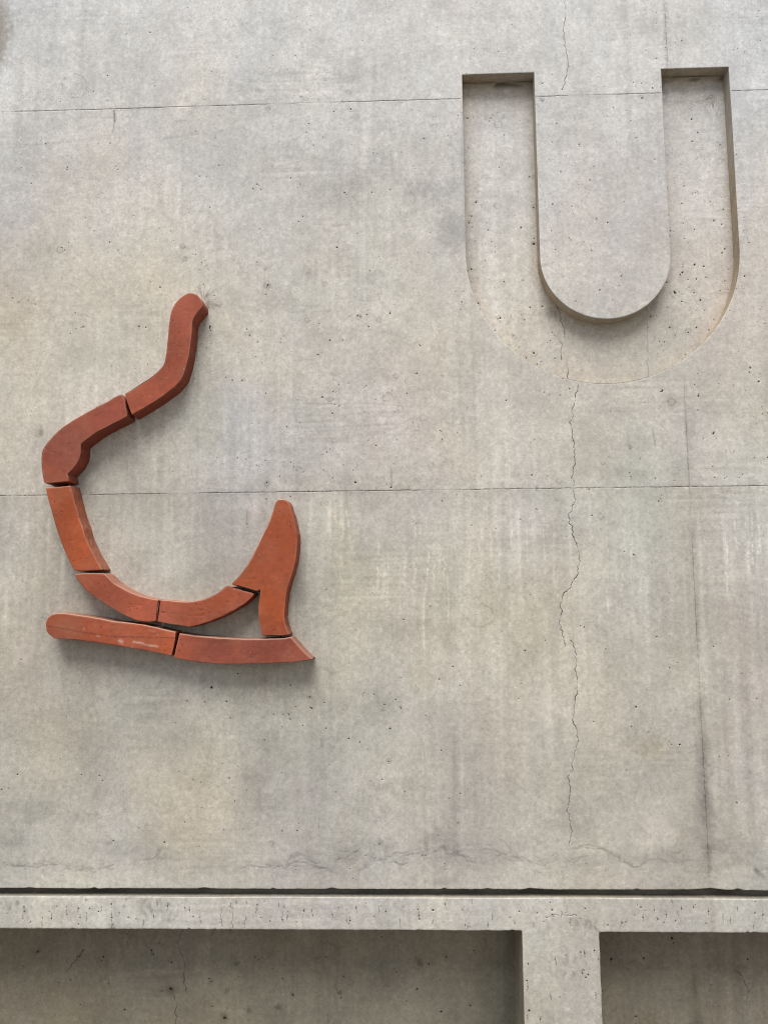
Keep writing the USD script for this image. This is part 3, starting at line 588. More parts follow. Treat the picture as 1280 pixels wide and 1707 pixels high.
xe, n = run(W0, W1, .006)
edge = np.c_[xe, Z_EDGE + gaussian_filter(rng.normal(0, 1, n), 22) * .006 + gaussian_filter(rng.normal(0, 1, n), 1.0) * .0006 - .0035 * np.clip((xe - 1.0) * 2.2, 0, 1)]
for cx, w, h in ((-1.20, .008, .004), (-.52, .006, .004), (.12, .007, .005), (.28, .012, .003), (.83, .007, .004), (-1.45, .012, .003), (-.78, .02, .004), (-.30, .016, .005), (.45, .03, .004), (1.10, .04, .005), (1.20, .012, .005)):
    edge[:, 1] += h * np.exp(-((xe - cx) / w) ** 2)
field_poly = Polygon(np.r_[edge, [[W1, WTOP], [W0, WTOP]]]).difference(LETTER)
FINE = (-1.72, Z_EDGE - .02, 1.56, 4.46)
xz, dep, dirt, F, rings = relief(field_poly, .0037, pits, lines, chamfer=(.0022, .0014), coarse=.030, fine=FINE, edge_step=.0042)
infine = (xz[:, 0] > FINE[0]) & (xz[:, 0] < FINE[2]) & (xz[:, 1] < FINE[3])
yy = dep - sample(HGT, xz) * .001 * np.where(infine, 1, .3)
P = np.c_[xz[:, 0], yy, xz[:, 1]]
N = vertex_normals(P, F)
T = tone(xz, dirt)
wall = thing('concrete_wall', 'tall board-marked grey concrete wall carrying the sunken letter and the red clay relief', 'wall')
cen = xz[F].mean(1)
col = (cen[:, 0] > X_JOINT).astype(int)
row = np.where(cen[:, 1] > Z_TOP, 0, np.where(cen[:, 1] > Z_MID, 1, 2))
lower_ring = None
for r in range(3):
    for c in range(2):
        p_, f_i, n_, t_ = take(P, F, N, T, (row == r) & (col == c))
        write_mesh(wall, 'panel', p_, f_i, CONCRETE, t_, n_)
# returns of the sunken letter and its floor
for rg in rings:
    if len(rg) and rg[:, 0].min() > 0 and rg[:, 0].max() < 1.5:
        letter_ring = rg
    else:
        outer_ring = rg
floor_pits = pits_from(740, 80, 2.37, [(192, 262, 1.3), (184, 277, 1.3), (179, 288, 1.3), (302, 286, 1.2), (303, 213, 1.1), (218, 472, 1.2), (126, 610, 2.0), (128, 604, 1.2), (108, 664, 1.6), (98, 690, 1.6), (110, 708), (95, 394, 1.5), (93, 277, 1.5), (175, 720, 1.3), (337, 508, 1.3), (123, 555), (294, 568), (238, 343, 1.4), (353, 505, 1.4), (354, 630, 1.5), (345, 712, 1.2), (303, 712, 1.3), (978, 280, 2.0), (1002, 333, 1.6), (980, 368, 1.5), (1020, 400, 1.2), (936, 460, 1.1), (948, 545, 1.3), (940, 614, 1.8), (1052, 605, 1.4), (1103, 638, 1.6), (1066, 683, 1.4), (993, 572, 1.7), (1095, 590, 1.1), (946, 690), (1096, 698, 1.2), (882, 552, 1.6), (890, 745, 1.5), (877, 635), (1123, 360, 1.8), (1113, 260, 1.3), (1111, 198, 1.4), (980, 235, 1.1), (1090, 382, 1.3), (895, 620, .9)], DEEP)
floor_pits += pits_from(740, 350, 6.4, [(293, 65, 1.8), (265, 140, 1.8), (304, 182, 1.2), (472, 212, 1.4), (820, 186, 1.6), (328, 332, 1.2), (506, 340, 1.5), (440, 365), (547, 392), (547, 448), (442, 541, 1.5), (960, 305, 1.8), (960, 362, 2.4), (948, 545, 1.2), (1010, 585, 1.5), (1020, 612, 1.4), (290, 632, 1.9), (250, 650, 1.5), (640, 765, 1.5), (358, 725, 1.1), (842, 750, .9), (363, 993, 1.6), (385, 1056, 1.3), (408, 1141, 1.4), (828, 1118, 1.3), (918, 1037, 1.9), (860, 1172, 1.7), (600, 1150, 2.4), (575, 1160, 1.6), (543, 1283, 1.4), (575, 1360, 2.0), (613, 1428, 1.6), (737, 1342, 1.7), (800, 1463, 1.4), (960, 1525, 2.4), (877, 1577, 1.4), (1157, 1305, 1.2), (1180, 1335), (1133, 1392), (1103, 1416), (1183, 1582, 1.4), (1033, 1618, 1.2), (995, 1643, 1.2), (1050, 1027, 1.7), (1080, 815, 1.6), (868, 1643, 1.4)], DEEP)
floor_pits += pits_from(1080, 350, 6.4, [(215, 50, 2.0), (240, 220, 1.6), (225, 280, 2.2), (222, 400, 2.2), (222, 570, 2.2), (375, 140, 1.3), (497, 206, 1.3), (392, 305, 1.3), (435, 348), (703, 113, 1.9), (785, 150, 1.6), (820, 415, 1.9), (790, 455, 1.6), (497, 583, 2.0), (373, 578, 1.2), (373, 604, 1.2), (365, 665, 2.6), (345, 690, 1.8), (593, 600, 1.9), (428, 742, 1.6), (515, 735, 1.8), (620, 717, 1.5), (862, 630, 1.5), (820, 757, 1.7), (770, 860, 1.4), (853, 845, 1.1), (288, 880, 2.8), (280, 868, 2), (493, 882, 1.6), (360, 974, 2.0), (560, 958, 1.8), (395, 1033, 1.1), (605, 1070, 1.2), (555, 1160, 1.4), (518, 1252, 1.9), (653, 1280, 1.5), (678, 1320, 1.6), (743, 1236, 1.6), (795, 1112, 1.4), (705, 1170, 1.3), (430, 1305, 2.0), (295, 1333, 1.4), (230, 1255, 1.8), (310, 1492, 1.2), (175, 1408, 1.4), (123, 1403, 1.2), (30, 1130, 1.9), (208, 1035, 1.3), (200, 770, 1.6), (400, 1543, 1.2)], DEEP)
fx, fz = rng.uniform(ux0, ux3, 700), rng.uniform(z_foot, z_head, 700)
floor_pits += [(x, z, r, 1.8 * r, rng.uniform(.25, .7)) for x, z, r in zip(fx, fz, rng.uniform(.0009, .0016, 700)) if LETTER.buffer(-.01).contains(shapely.Point(x, z))][:260]
floor_cracks = [crack(740, 380, 2.37, [(445, 305), (460, 340), (463, 370), (475, 400), (478, 440)], .0014, DEEP), crack(740, 380, 2.37, [(465, 450), (463, 490), (467, 524)], .0013, DEEP), crack(740, 380, 2.37, [(487, 533), (490, 580), (488, 607)], .0014, DEEP),
                crack(740, 380, 2.37, [(801, 320), (803, 450), (808, 590)], .0009, DEEP, .002, .28)]
floor_poly = LETTER.buffer(.004)
fxz, fdep, fdirt, FF, _ = relief(floor_poly, .0042, floor_pits, floor_cracks)
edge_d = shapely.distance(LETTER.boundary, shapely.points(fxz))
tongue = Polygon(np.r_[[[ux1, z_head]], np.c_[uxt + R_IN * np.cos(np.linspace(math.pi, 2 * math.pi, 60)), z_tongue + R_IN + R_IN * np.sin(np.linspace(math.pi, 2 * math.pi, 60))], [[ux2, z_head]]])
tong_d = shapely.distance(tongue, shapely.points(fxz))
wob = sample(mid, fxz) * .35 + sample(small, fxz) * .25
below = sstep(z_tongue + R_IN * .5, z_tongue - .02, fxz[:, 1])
stain_shade = .75 * np.exp(-edge_d / .022) * (1 + .6 * wob) + .9 * np.exp(-tong_d / (.10)) * below * (1 + .5 * wob) + 1.7 * np.exp(-(z_head - fxz[:, 1]) / .065) * (1 + .6 * wob)  # brown wash, with corner shade painted in at edges, tongue and head
stain_shade = np.clip(stain_shade, 0, 2.0)
grime_shade = 1.3 * np.exp(-((z_head - fxz[:, 1] - .003) / .017) ** 2) * sstep(-.8, .4, sample(field(9, 3), fxz))  # grime line, with the shade under the head painted into it
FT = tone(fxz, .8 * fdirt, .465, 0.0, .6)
FT = FT * np.exp(-np.c_[.15 * stain_shade, .20 * stain_shade, .27 * stain_shade] - (.9 * grime_shade)[:, None])
FP = np.c_[fxz[:, 0], DEEP + fdep - sample(HGT, fxz[:, ::1] + [.31, -.27]) * .0008, fxz[:, 1]]
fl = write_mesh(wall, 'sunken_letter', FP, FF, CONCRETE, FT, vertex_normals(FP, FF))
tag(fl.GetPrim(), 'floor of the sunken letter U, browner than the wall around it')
rows = 14
SP, SF = skirt(letter_ring, .0014, DEEP + .004, 0.0, rows, .0007, inward=True)
sx_ = np.c_[SP[:, 0], SP[:, 2]]
sd = np.zeros(len(SP))
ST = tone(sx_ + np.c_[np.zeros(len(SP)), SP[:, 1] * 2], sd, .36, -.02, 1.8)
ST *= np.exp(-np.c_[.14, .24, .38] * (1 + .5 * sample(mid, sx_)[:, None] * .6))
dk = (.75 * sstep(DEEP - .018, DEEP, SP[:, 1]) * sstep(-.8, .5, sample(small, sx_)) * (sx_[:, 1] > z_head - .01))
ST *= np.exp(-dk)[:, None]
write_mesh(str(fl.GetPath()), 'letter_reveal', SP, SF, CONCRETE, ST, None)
# underside of the wall above the open joint, the joint's back, and the body of the wall behind it all
low = outer_ring[outer_ring[:, 1] < Z_EDGE + .02]
low = low[np.argsort(low[:, 0])]
k = len(low)
UP = np.concatenate([np.c_[low[:, 0], np.full(k, y), low[:, 1]] for y in (.0014, .045)])
i = np.arange(k - 1)
UF = np.concatenate([np.c_[i, i + 1 + k, i + 1], np.c_[i, i + k, i + 1 + k]])[:, ::-1]
write_mesh(wall, 'lower_edge', UP, UF, CONCRETE, tone(np.c_[UP[:, 0], UP[:, 2]], np.full(len(UP), .25)), None)

def slab(parent, name, lo, hi, mat, tint):
    x0, y0, z0 = lo; x1, y1, z1 = hi
    P = np.array([[x, y, z] for x in (x0, x1) for y in (y0, y1) for z in (z0, z1)], float)
    Fq = [(0, 1, 3, 2), (4, 6, 7, 5), (0, 4, 5, 1), (2, 3, 7, 6), (0, 2, 6, 4), (1, 5, 7, 3)]
    F = np.array([t for a, b, c, d in Fq for t in ((a, b, c), (a, c, d))])
    P = P[F.ravel()]; F = np.arange(36).reshape(-1, 3)
    return write_mesh(parent, name, P, F, mat, np.tile(tint, (36, 1)), None)
slab(wall, 'wall_core', (W0, .10, Z_EDGE + .03), (W1, .40, WTOP), CONCRETE, (.36, .35, .33))
gp = box(W0, Z_BEAM - .01, W1, Z_EDGE + .035)
gxz, gdep, gdirt, GF, _ = relief(gp, .007, coarse=.030, fine=(-1.7, 0, 1.55, 5))
GP = np.c_[gxz[:, 0], .036 + .0025 * sample(small, gxz) + .0012 * sample(grain2, gxz), gxz[:, 1]]
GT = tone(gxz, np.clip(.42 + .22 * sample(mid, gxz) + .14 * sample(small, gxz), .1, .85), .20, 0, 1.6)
write_mesh(wall, 'open_joint', GP, GF, CONCRETE, GT, vertex_normals(GP, GF))

# ------------------------------------------------------------------ beam, pillar and the recessed wall below
px0 = float(survey([(870, 1556)])[0, 0]) ; px1 = float(survey([(998, 1556)])[0, 0])
frame = thing('concrete_frame', 'pale pitted concrete beam on a square pillar under the wall', 'beam')
xt, n = run(W0, W1, .006)
top = np.c_[xt, Z_BEAM - .002 + gaussian_filter(rng.normal(0, 1, n), 20) * .004 - .004 * np.clip((xt - .8) * 1.2, 0, 1)]
def ragged(a, b, z):
    x, m = run(a, b, .005)
    dz = gaussian_filter(rng.normal(0, 1, m), 1) * .0007
    for _ in range(int((b - a) * 5)):
        c_, w_, h_ = rng.uniform(a, b), rng.uniform(.004, .014), rng.uniform(.001, .005)
        dz += h_ * np.clip(1 - np.abs(x - c_) / w_, 0, 1)
    return np.c_[x, z + dz]
def ragged_v(x, z0, z1):
    z, m = run(z0, z1, .006)
    return np.c_[x + gaussian_filter(rng.normal(0, 1, m), 2) * .0012, z]
bot = np.r_[ragged(W0, px0, Z_SOFFIT), ragged_v(px0, Z_SOFFIT, 0)[1:], ragged_v(px1, 0, Z_SOFFIT), ragged(px1, W1, Z_SOFFIT - .004)[1:]]
T_POLY = Polygon(np.r_[bot, top[::-1]]).buffer(0)
bp = []
for x0, x1, m in ((-1.6, 1.5, 90),):
    for _ in range(m):
        bp.append((rng.uniform(x0, x1), rng.uniform(Z_SOFFIT + .012, Z_BEAM - .012), rng.uniform(.0010, .0022), .004, rng.uniform(.5, .9)))
bp += pits_from(0, 1380, 2, [(82, 265, 1.6), (82, 280, 1.5), (103, 315, 1.5), (173, 303, 1.4), (141, 325, 1.2), (190, 262, 1.2), (225, 290, 1.6), (263, 270, 1.5), (268, 300, 1.7), (263, 322, 1.5), (290, 285, 1.3), (300, 270, 1.2), (330, 280, 1.4), (372, 255, 1.6), (374, 300, 1.7), (376, 325, 1.4), (398, 285, 1.4), (415, 262, 1.2), (428, 300, 1.3), (455, 305, 1.3), (480, 320, 1.2), (525, 255, 1.2), (560, 262, 1.6), (617, 268, 1.3), (632, 275, 1.4), (645, 297, 1.3), (858, 258, 1.4), (870, 300, 1.2), (900, 312, 1.5), (942, 308, 1.5), (1013, 278, 1.9), (1108, 292, 1.4), (1130, 267, 1.3), (1167, 310, 1.4), (1187, 268, 1.6), (1270, 262, 1.4)])
bp += pits_from(640, 1380, 2, [(6, 280, 1.5), (117, 295, 1.5), (118, 305, 1.4), (163, 275, 1.8), (203, 255, 1.4), (435, 315, 1.4), (450, 280, 1.5), (510, 285, 1.5), (560, 275, 1.6), (561, 290, 1.5), (670, 270, 1.7), (745, 325, 1.5), (792, 318, 1.6), (805, 315, 1.4), (855, 265, 1.6), (862, 300, 1.4), (910, 305, 1.5), (940, 290, 1.4), (1235, 285, 1.7), (1262, 292, 1.5), (990, 270, 1.4), (1030, 265, 1.2), (900, 275, 1.3), (970, 310, 1.3), (700, 410, 1.7), (655, 415, 1.3), (668, 420, 1.5), (665, 475, 1.6), (680, 490, 1.8), (672, 500, 1.5), (660, 485, 1.5), (605, 425, 1.2), (570, 440, 1.2), (480, 455, 1.5), (476, 510, 1.6), (478, 530, 1.6), (483, 610, 1.7), (478, 635, 1.5), (555, 565, 1.2), (585, 565, 1.2), (520, 640, 1.6), (572, 455, 1.0), (600, 555, 1.0), (705, 560, 1.1), (715, 440, 1.2)])
blines = []
for x, y0, ln in ((82, 265, 14), (141, 300, 26), (225, 275, 30), (263, 270, 30), (374, 290, 40), (740, 262, 64), (776, 260, 74), (617, 258, 22), (943, 285, 44), (1013, 268, 26), (1108, 280, 20), (372, 255, 10), (1187, 262, 20), (560, 255, 18)):
    blines.append(crack(0, 1380, 2, [(x, y0), (x - 1, y0 + ln / 2), (x + 1, y0 + ln)], .0009, 0, .003, .6))
gash, bp = [b for b in bp if b[4] > .5 and rng.uniform() < .55], bp
for x, z, r, d, dirt in gash:
    h = rng.uniform(.004, .013)
    q = np.c_[np.full(6, x) + np.cumsum(rng.normal(0, .0006, 6)), np.linspace(z + h, z - h, 6)]
    q[:, 1] = np.clip(q[:, 1], Z_SOFFIT - .4, Z_BEAM - .008)
    blines.append((q, .0009 * np.array([.6, 1, 1.2, 1.2, 1, .5]), .003, dirt * .8))
blines.append(crack(820, 1450, 5.818, [(510, 460), (560, 455), (600, 440), (640, 435)], .0009, 0, .003, .7))
blines.append(crack(820, 1450, 5.818, [(690, 435), (720, 440), (760, 445), (805, 438)], .0010, 0, .003, .7))
txz, tdep, tdirt, TF, trings = relief(T_POLY, .0042, bp, blines, chamfer=(.0028, .0018), coarse=.030, fine=(-1.72, 0, 1.56, 5), edge_step=.005)
TP = np.c_[txz[:, 0], -.004 + tdep - sample(HGT, txz) * .001, txz[:, 1]]
TN = vertex_normals(TP, TF)
honey = sstep(.4, 1.4, field(10, 6)) * sstep(.2, 1.2, field(1.2, 2.2))
TT = tone(txz, tdirt, .445, .04, -.8) * np.exp(-.42 * sample(honey, txz) * sstep(.0, .7, np.abs(txz[:, 0] + .15) - .35))[:, None]
tc = txz[TF].mean(1)
isp = (tc[:, 1] < Z_SOFFIT) & (tc[:, 0] > px0 - .02) & (tc[:, 0] < px1 + .02)
p_, f_i, n_, t_ = take(TP, TF, TN, TT, ~isp); write_mesh(frame, 'beam', p_, f_i, CONCRETE, t_, n_)
p_, f_i, n_, t_ = take(TP, TF, TN, TT, isp); pillar = write_mesh(frame, 'pillar', p_, f_i, CONCRETE, t_, n_)
BACK = .215
BP, BF = skirt(trings[0], -.0022, BACK + .02, 0.0, 12, .0006)
bx_ = np.c_[BP[:, 0], BP[:, 2]]
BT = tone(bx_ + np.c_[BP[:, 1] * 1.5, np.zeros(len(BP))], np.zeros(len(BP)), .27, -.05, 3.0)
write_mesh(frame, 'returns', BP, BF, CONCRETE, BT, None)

rw = box(W0, -.02, W1, Z_BEAM + .02)
rp = pits_from(0, 1380, 2, [(125, 415, 2.2), (345, 432, 2.2), (338, 445, 1.6), (270, 425, 1.3), (265, 432, 1.3), (195, 520, 1.7), (235, 510, 1.7), (423, 355, 1.5), (425, 383), (505, 410, 2.2), (512, 425, 1.6), (530, 385, 1.6), (570, 540, 2.6), (540, 547, 1.6), (572, 450, 1.6), (697, 505, 1.8), (705, 515, 1.5), (708, 598, 1.8), (750, 637, 2.6), (416, 610, 2.2), (268, 592, 1.5), (850, 432, 1.7), (862, 440, 1.4), (942, 505, 1.6), (795, 497), (758, 460, 1.3), (977, 560, 1.8), (1088, 432, 1.5), (1122, 540, 1.5), (1137, 570, 1.7), (1145, 497, 1.4), (848, 607), (77, 463, 1.3), (17, 483), (362, 522, 1.5), (1272, 365, 1.3), (1167, 637)], BACK)
rp += pits_from(640, 1380, 2, [(42, 482, 1.3), (110, 540, 2.4), (150, 455, 2.0), (188, 510, 1.7), (208, 432, 1.8), (190, 615, 2.2), (287, 595, 2.2), (75, 580, 1.6), (260, 475), (300, 410, 1.5), (757, 440, 3.2), (866, 437, 2.2), (960, 370, 3.0), (965, 385, 1.6), (840, 632, 2.0), (1092, 525, 1.3), (988, 577, 1.2), (1097, 598, 1.2), (1213, 440, 2.4), (1215, 548, 1.5), (725, 547, 1.6)], BACK)
rl = [crack(0, 1380, 2, [(607, 338), (593, 375), (595, 405), (612, 440), (617, 465), (612, 500), (620, 550)], .0013, BACK), crack(0, 1380, 2, [(580, 560), (588, 590), (585, 660)], .0010, BACK, dirt=.7), crack(0, 1380, 2, [(590, 632), (608, 636)], .0008, BACK, dirt=.5),
      crack(0, 1380, 2, [(228, 472), (250, 445), (270, 420), (278, 408)], .0013, BACK, dirt=.7), crack(640, 1380, 2, [(1175, 475), (1200, 510), (1216, 552), (1208, 590)], .0008, BACK, dirt=.4)]
rxz, rdep, rdirt, RF, _ = relief(rw, .0050, rp, rl, coarse=.030, fine=(-1.72, 0, 1.56, 5))
RP = np.c_[rxz[:, 0], BACK + rdep - sample(HGT, rxz + [.2, .9]) * .001, rxz[:, 1]]
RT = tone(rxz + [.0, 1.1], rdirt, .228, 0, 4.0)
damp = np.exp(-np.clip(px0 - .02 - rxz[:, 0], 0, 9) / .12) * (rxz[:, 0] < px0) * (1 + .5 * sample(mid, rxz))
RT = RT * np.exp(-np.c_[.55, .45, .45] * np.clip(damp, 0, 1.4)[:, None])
for x, y, r in ((125, 415, 9), (345, 435, 10), (510, 395, 16), (512, 420, 9), (570, 542, 10), (697, 510, 9), (712, 560, 5), (750, 637, 9), (977, 560, 7), (1075, 555, 8), (1130, 550, 9), (1397, 450, 12), (1506, 440, 7), (1600, 372, 10), (750, 540, 9), (790, 452, 10), (830, 612, 7), (927, 600, 7), (1853, 442, 7)):
    c = survey([(x / 2, 1380 + y / 2)], BACK)[0]
    m = np.exp(-(np.hypot(rxz[:, 0] - c[0], (rxz[:, 1] - c[1])) / (r * .0017)) ** 2) * sstep(-.8, .8, sample(grain2, rxz) + sample(small, rxz))
    RT = RT * np.exp(-.55 * m)[:, None]
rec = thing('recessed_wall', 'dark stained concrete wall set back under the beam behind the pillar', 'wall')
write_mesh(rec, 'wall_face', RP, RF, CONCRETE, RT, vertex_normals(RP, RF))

# ------------------------------------------------------------------ ground
g = UsdGeom.Mesh.Define(stage, '/World/ground')
xsg = [-300, -40, -8, 8, 40, 300]; ysg = [-300, -60, -20, -6, .4]
GPt = np.array([[x, y, 0.0] for y in ysg for x in xsg])
gf = []
for a in range(len(ysg) - 1):
    for b in range(len(xsg) - 1):
        o = a * len(xsg) + b
        gf += [(o, o + 1, o + 1 + len(xsg)), (o, o + 1 + len(xsg), o + len(xsg))]
g.CreatePointsAttr(Vt.Vec3fArray.FromNumpy(GPt.astype(np.float32)))
g.CreateFaceVertexCountsAttr([3] * len(gf)); g.CreateFaceVertexIndicesAttr(np.array(gf).ravel().tolist()); g.CreateSubdivisionSchemeAttr('none')
UsdShade.MaterialBindingAPI.Apply(g.GetPrim()).Bind(PAVING)
tag(g.GetPrim(), 'grey paving in front of the wall', 'ground', kind='structure')

# ------------------------------------------------------------------ the clay relief
THICK = .082
relief_root = thing('clay_relief', 'terracotta relief of fitted red-brown clay pieces fixed to the concrete wall', 'sculpture')
pieces = [
    ('top', (250, 470, 10.667, [(700, 185), (780, 195), (850, 230), (900, 290), (935, 365), (942, 425), (900, 475), (840, 545), (790, 610), (757, 680), (745, 750), (745, 850), (735, 980), (715, 1150), (690, 1300), (650, 1450), (596, 1642), (550, 1735), (447, 1852), (320, 1955), (182, 2058), (22, 2156), (-117, 2242), (-243, 2310), (-322, 2364), (-375, 2240), (-410, 2135), (-436, 2040), (-445, 1982), (-360, 1940), (-240, 1860), (-130, 1790), (-30, 1728), (62, 1652), (155, 1575), (231, 1495), (264, 1410), (282, 1303), (300, 1180), (310, 1050), (325, 900), (340, 730), (365, 570), (400, 460), (450, 370), (520, 290), (600, 230), (650, 200)]), (.247, .055, .025), 1.0),
    ('bend', (50, 650, 7.111, [(1090, 52), (1118, 110), (1132, 190), (1145, 260), (1150, 316), (1080, 350), (980, 400), (900, 445), (800, 495), (700, 565), (640, 610), (608, 640), (600, 680), (600, 750), (585, 820), (545, 890), (490, 955), (443, 996), (455, 1040), (460, 1086), (350, 1093), (250, 1103), (180, 1106), (163, 1090), (150, 1020), (140, 930), (135, 850), (135, 780), (150, 710), (190, 640), (250, 570), (320, 495), (400, 430), (500, 365), (600, 305), (720, 240), (830, 180), (930, 130), (1000, 85), (1060, 58)]), (.234, .052, .026), 1.06),
    ('side', (60, 790, 8, [(128, 190), (250, 180), (350, 170), (455, 156), (480, 230), (510, 350), (540, 470), (580, 600), (625, 720), (665, 860), (720, 980), (780, 1100), (840, 1200), (885, 1284), (800, 1289), (700, 1291), (600, 1294), (518, 1290), (480, 1240), (420, 1110), (350, 950), (290, 780), (235, 590), (190, 430), (150, 290), (135, 230)]), (.285, .060, .018), 1.0),
    ('bowl', (110, 930, 7.111, [(98, 192), (200, 184), (330, 182), (455, 187), (520, 250), (570, 300), (650, 345), (720, 385), (800, 425), (880, 455), (960, 475), (1030, 492), (1092, 500), (1086, 560), (1076, 640), (1068, 720), (1064, 753), (1000, 760), (900, 752), (820, 735), (740, 700), (640, 650), (560, 600), (480, 555), (400, 505), (320, 445), (240, 385), (180, 320), (130, 255)]), (.262, .060, .026), 1.0),
    ('bowl', (250, 960, 6.4, [(112, 260), (200, 265), (300, 275), (400, 278), (480, 270), (560, 255), (640, 225), (720, 185), (780, 135), (826, 104), (900, 130), (1000, 161), (1080, 184), (1108, 196), (1090, 225), (1010, 295), (900, 365), (780, 430), (640, 485), (520, 525), (420, 545), (320, 530), (200, 510), (80, 488), (90, 420), (100, 340)]), (.262, .060, .026), 1.0),
    ('fin', (370, 820, 5.69, [(535, 70), (590, 70), (625, 90), (645, 130), (670, 220), (695, 310), (712, 400), (715, 480), (708, 560), (695, 660), (670, 760), (640, 860), (612, 950), (600, 1020), (595, 1100), (590, 1180), (600, 1260), (620, 1320), (638, 1355), (560, 1362), (460, 1362), (382, 1362), (370, 1310), (352, 1240), (345, 1150), (345, 1080), (355, 1010), (364, 928), (330, 942), (240, 913), (160, 890), (88, 878), (150, 815), (200, 750), (250, 680), (300, 590), (340, 510), (380, 430), (420, 350), (455, 270), (485, 180), (500, 120), (512, 90)]), (.285, .060, .018), 1.0),
    ('bar', (60, 1000, 4.923, [(78, 190), (95, 150), (130, 120), (180, 110), (250, 113), (330, 125), (420, 138), (520, 155), (640, 178), (760, 190), (860, 202), (960, 222), (1050, 245), (1146, 265), (1138, 340), (1123, 410), (1110, 460), (1020, 440), (900, 415), (780, 395), (640, 372), (500, 350), (380, 335), (260, 322), (150, 318), (110, 290), (85, 255)]), (.268, .059, .022), 1.0),
    ('bar', (40, 780, 2.4615, [(637, 680), (700, 690), (780, 697), (860, 702), (950, 704), (1040, 702), (1095, 696), (1130, 735), (1160, 765), (1183, 787), (1100, 797), (1000, 802), (900, 806), (830, 807), (760, 802), (690, 793), (615, 780), (626, 730)]), (.232, .056, .028), 1.0),
]
piece_polys = []
for name, (cx, cy, s, pts), color, th in pieces:
    d = THICK * th
    xy = crop(cx, cy, s, pts, -d)
    xy = resample(xy, .0042)
    # soften the survey's corners a little, keep the sharp ones
    w = np.roll(xy, 1, 0) * .25 + xy * .5 + np.roll(xy, -1, 0) * .25
    a = xy - np.roll(xy, 2, 0); b = np.roll(xy, -2, 0) - xy
    turn = np.abs(np.arctan2(a[:, 0] * b[:, 1] - a[:, 1] * b[:, 0], (a * b).sum(1)))
    xy = np.where((turn < .7)[:, None], w, xy)
    xy += gaussian_filter(rng.normal(0, 1, xy.shape), (3, 0), mode='wrap') * .0011
    poly = Polygon(xy).buffer(0)
    piece_polys.append((poly, d))
    dents = [(x, z, rng.uniform(.0012, .0026), .0015, rng.uniform(.1, .5)) for x, z in zip(rng.uniform(poly.bounds[0], poly.bounds[2], 60), rng.uniform(poly.bounds[1], poly.bounds[3], 60)) if poly.buffer(-.012).contains(shapely.Point(x, z))][:14]
    xz, dep, dirt, F, rings = relief(poly, .0042, dents, chamfer=(.0020, .0016), edge_step=.0034)
    und = .8 * sample(mid, xz * 1.7 + [.1, -.6]) + .45 * sample(small, xz * 1.3)
    P = np.c_[xz[:, 0], -d + dep + .0010 * und, xz[:, 1]]
    ed = shapely.distance(poly.boundary, shapely.points(xz))
    col = 1.06 * np.asarray(color)[None] * np.exp(.08 * sample(mid, xz * 1.4 + [.3, .2]) + .06 * sample(small, xz) + .05 * sample(grain2, xz))[:, None]
    purple = np.clip(.5 + .6 * sample(mid, xz * 1.1 + [.6, -.3]) + .35 * sample(small, xz * .7), 0, 1)[:, None]
    col = col * (1 + purple * np.array([-.10, -.06, .12]))
    worn = np.exp(-(ed / .0030) ** 2) * .42 * sstep(-1.2, .6, sample(small, xz * 1.1)) + .10 * np.clip(sample(small, xz * .8 + [.5, 0]), 0, 2)
    col = col * (1 - worn[:, None]) + np.array([.40, .17, .11]) * worn[:, None]
    col = col * (1 - .75 * dirt[:, None])
    if name == 'bar' and cx == 60:                               # lime smears and a long drying crack on the left bar
        for pl, wd, st in (([(800, 345), (870, 355), (900, 372), (960, 378), (1000, 385)], .0030, .75), ([(610, 292), (650, 303)], .003, .6), ([(685, 335), (715, 350)], .006, .6), ([(375, 232), (392, 240)], .004, .4), ([(940, 250), (972, 256)], .003, .45), ([(785, 385), (795, 398)], .002, .5), ([(500, 292), (520, 300)], .0022, .5)):
            ln = LineString(crop(cx, cy, s, pl, -d))
            m = st * np.exp(-(shapely.distance(ln, shapely.points(xz)) / wd) ** 2) * sstep(-.9, .3, sample(grain2, xz))
            col = col * (1 - m[:, None]) + np.array([.50, .36, .30]) * m[:, None]
        ln = LineString(crop(cx, cy, s, [(85, 215), (250, 240), (400, 272), (620, 300), (900, 308), (1135, 314)], -d))
        m = .45 * np.exp(-(shapely.distance(ln, shapely.points(xz)) / .0018) ** 2)
        col = col * (1 - m[:, None])
    for _ in range(9):                                            # dragged tool marks and rubbed dust
        q = poly.bounds
        a0 = np.array([rng.uniform(q[0], q[2]), rng.uniform(q[1], q[3])]); th_ = rng.uniform(-.7, .5); ln_ = rng.uniform(.02, .07)
        ln = LineString([a0, a0 + .5 * ln_ * np.array([math.cos(th_), math.sin(th_)]) + rng.normal(0, .002, 2), a0 + ln_ * np.array([math.cos(th_), math.sin(th_)])])
        dd = shapely.distance(ln, shapely.points(xz)); st = rng.choice([-.35, -.25, .22])
        m = np.exp(-(dd / rng.uniform(.0012, .0022)) ** 2) * sstep(-.8, .6, sample(grain2, xz))
        col = col * (1 + st * m[:, None]); P[:, 1] += .0012 * m * (st < 0)
    haze_ = .09 * sstep(.2, 1.6, sample(rag, xz * .9 + [.2, .4]))
    col = col * (1 - haze_[:, None]) + np.array([.34, .19, .12]) * haze_[:, None]
    N = vertex_normals(P, F)
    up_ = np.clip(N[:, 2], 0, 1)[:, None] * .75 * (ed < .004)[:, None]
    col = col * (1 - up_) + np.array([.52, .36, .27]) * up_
    SP, SF = skirt(rings[0], -d + .0016, .012, .002, 16, .0016)
    sxz = np.c_[SP[:, 0], SP[:, 2]]
    SC = np.asarray(color)[None] * np.exp(.08 * sample(field(2, 2), sxz + np.c_[SP[:, 1] * 2, SP[:, 1]]))[:, None] * np.array([.74, .66, .60])  # side faces coloured darker to deepen the shade between the pieces
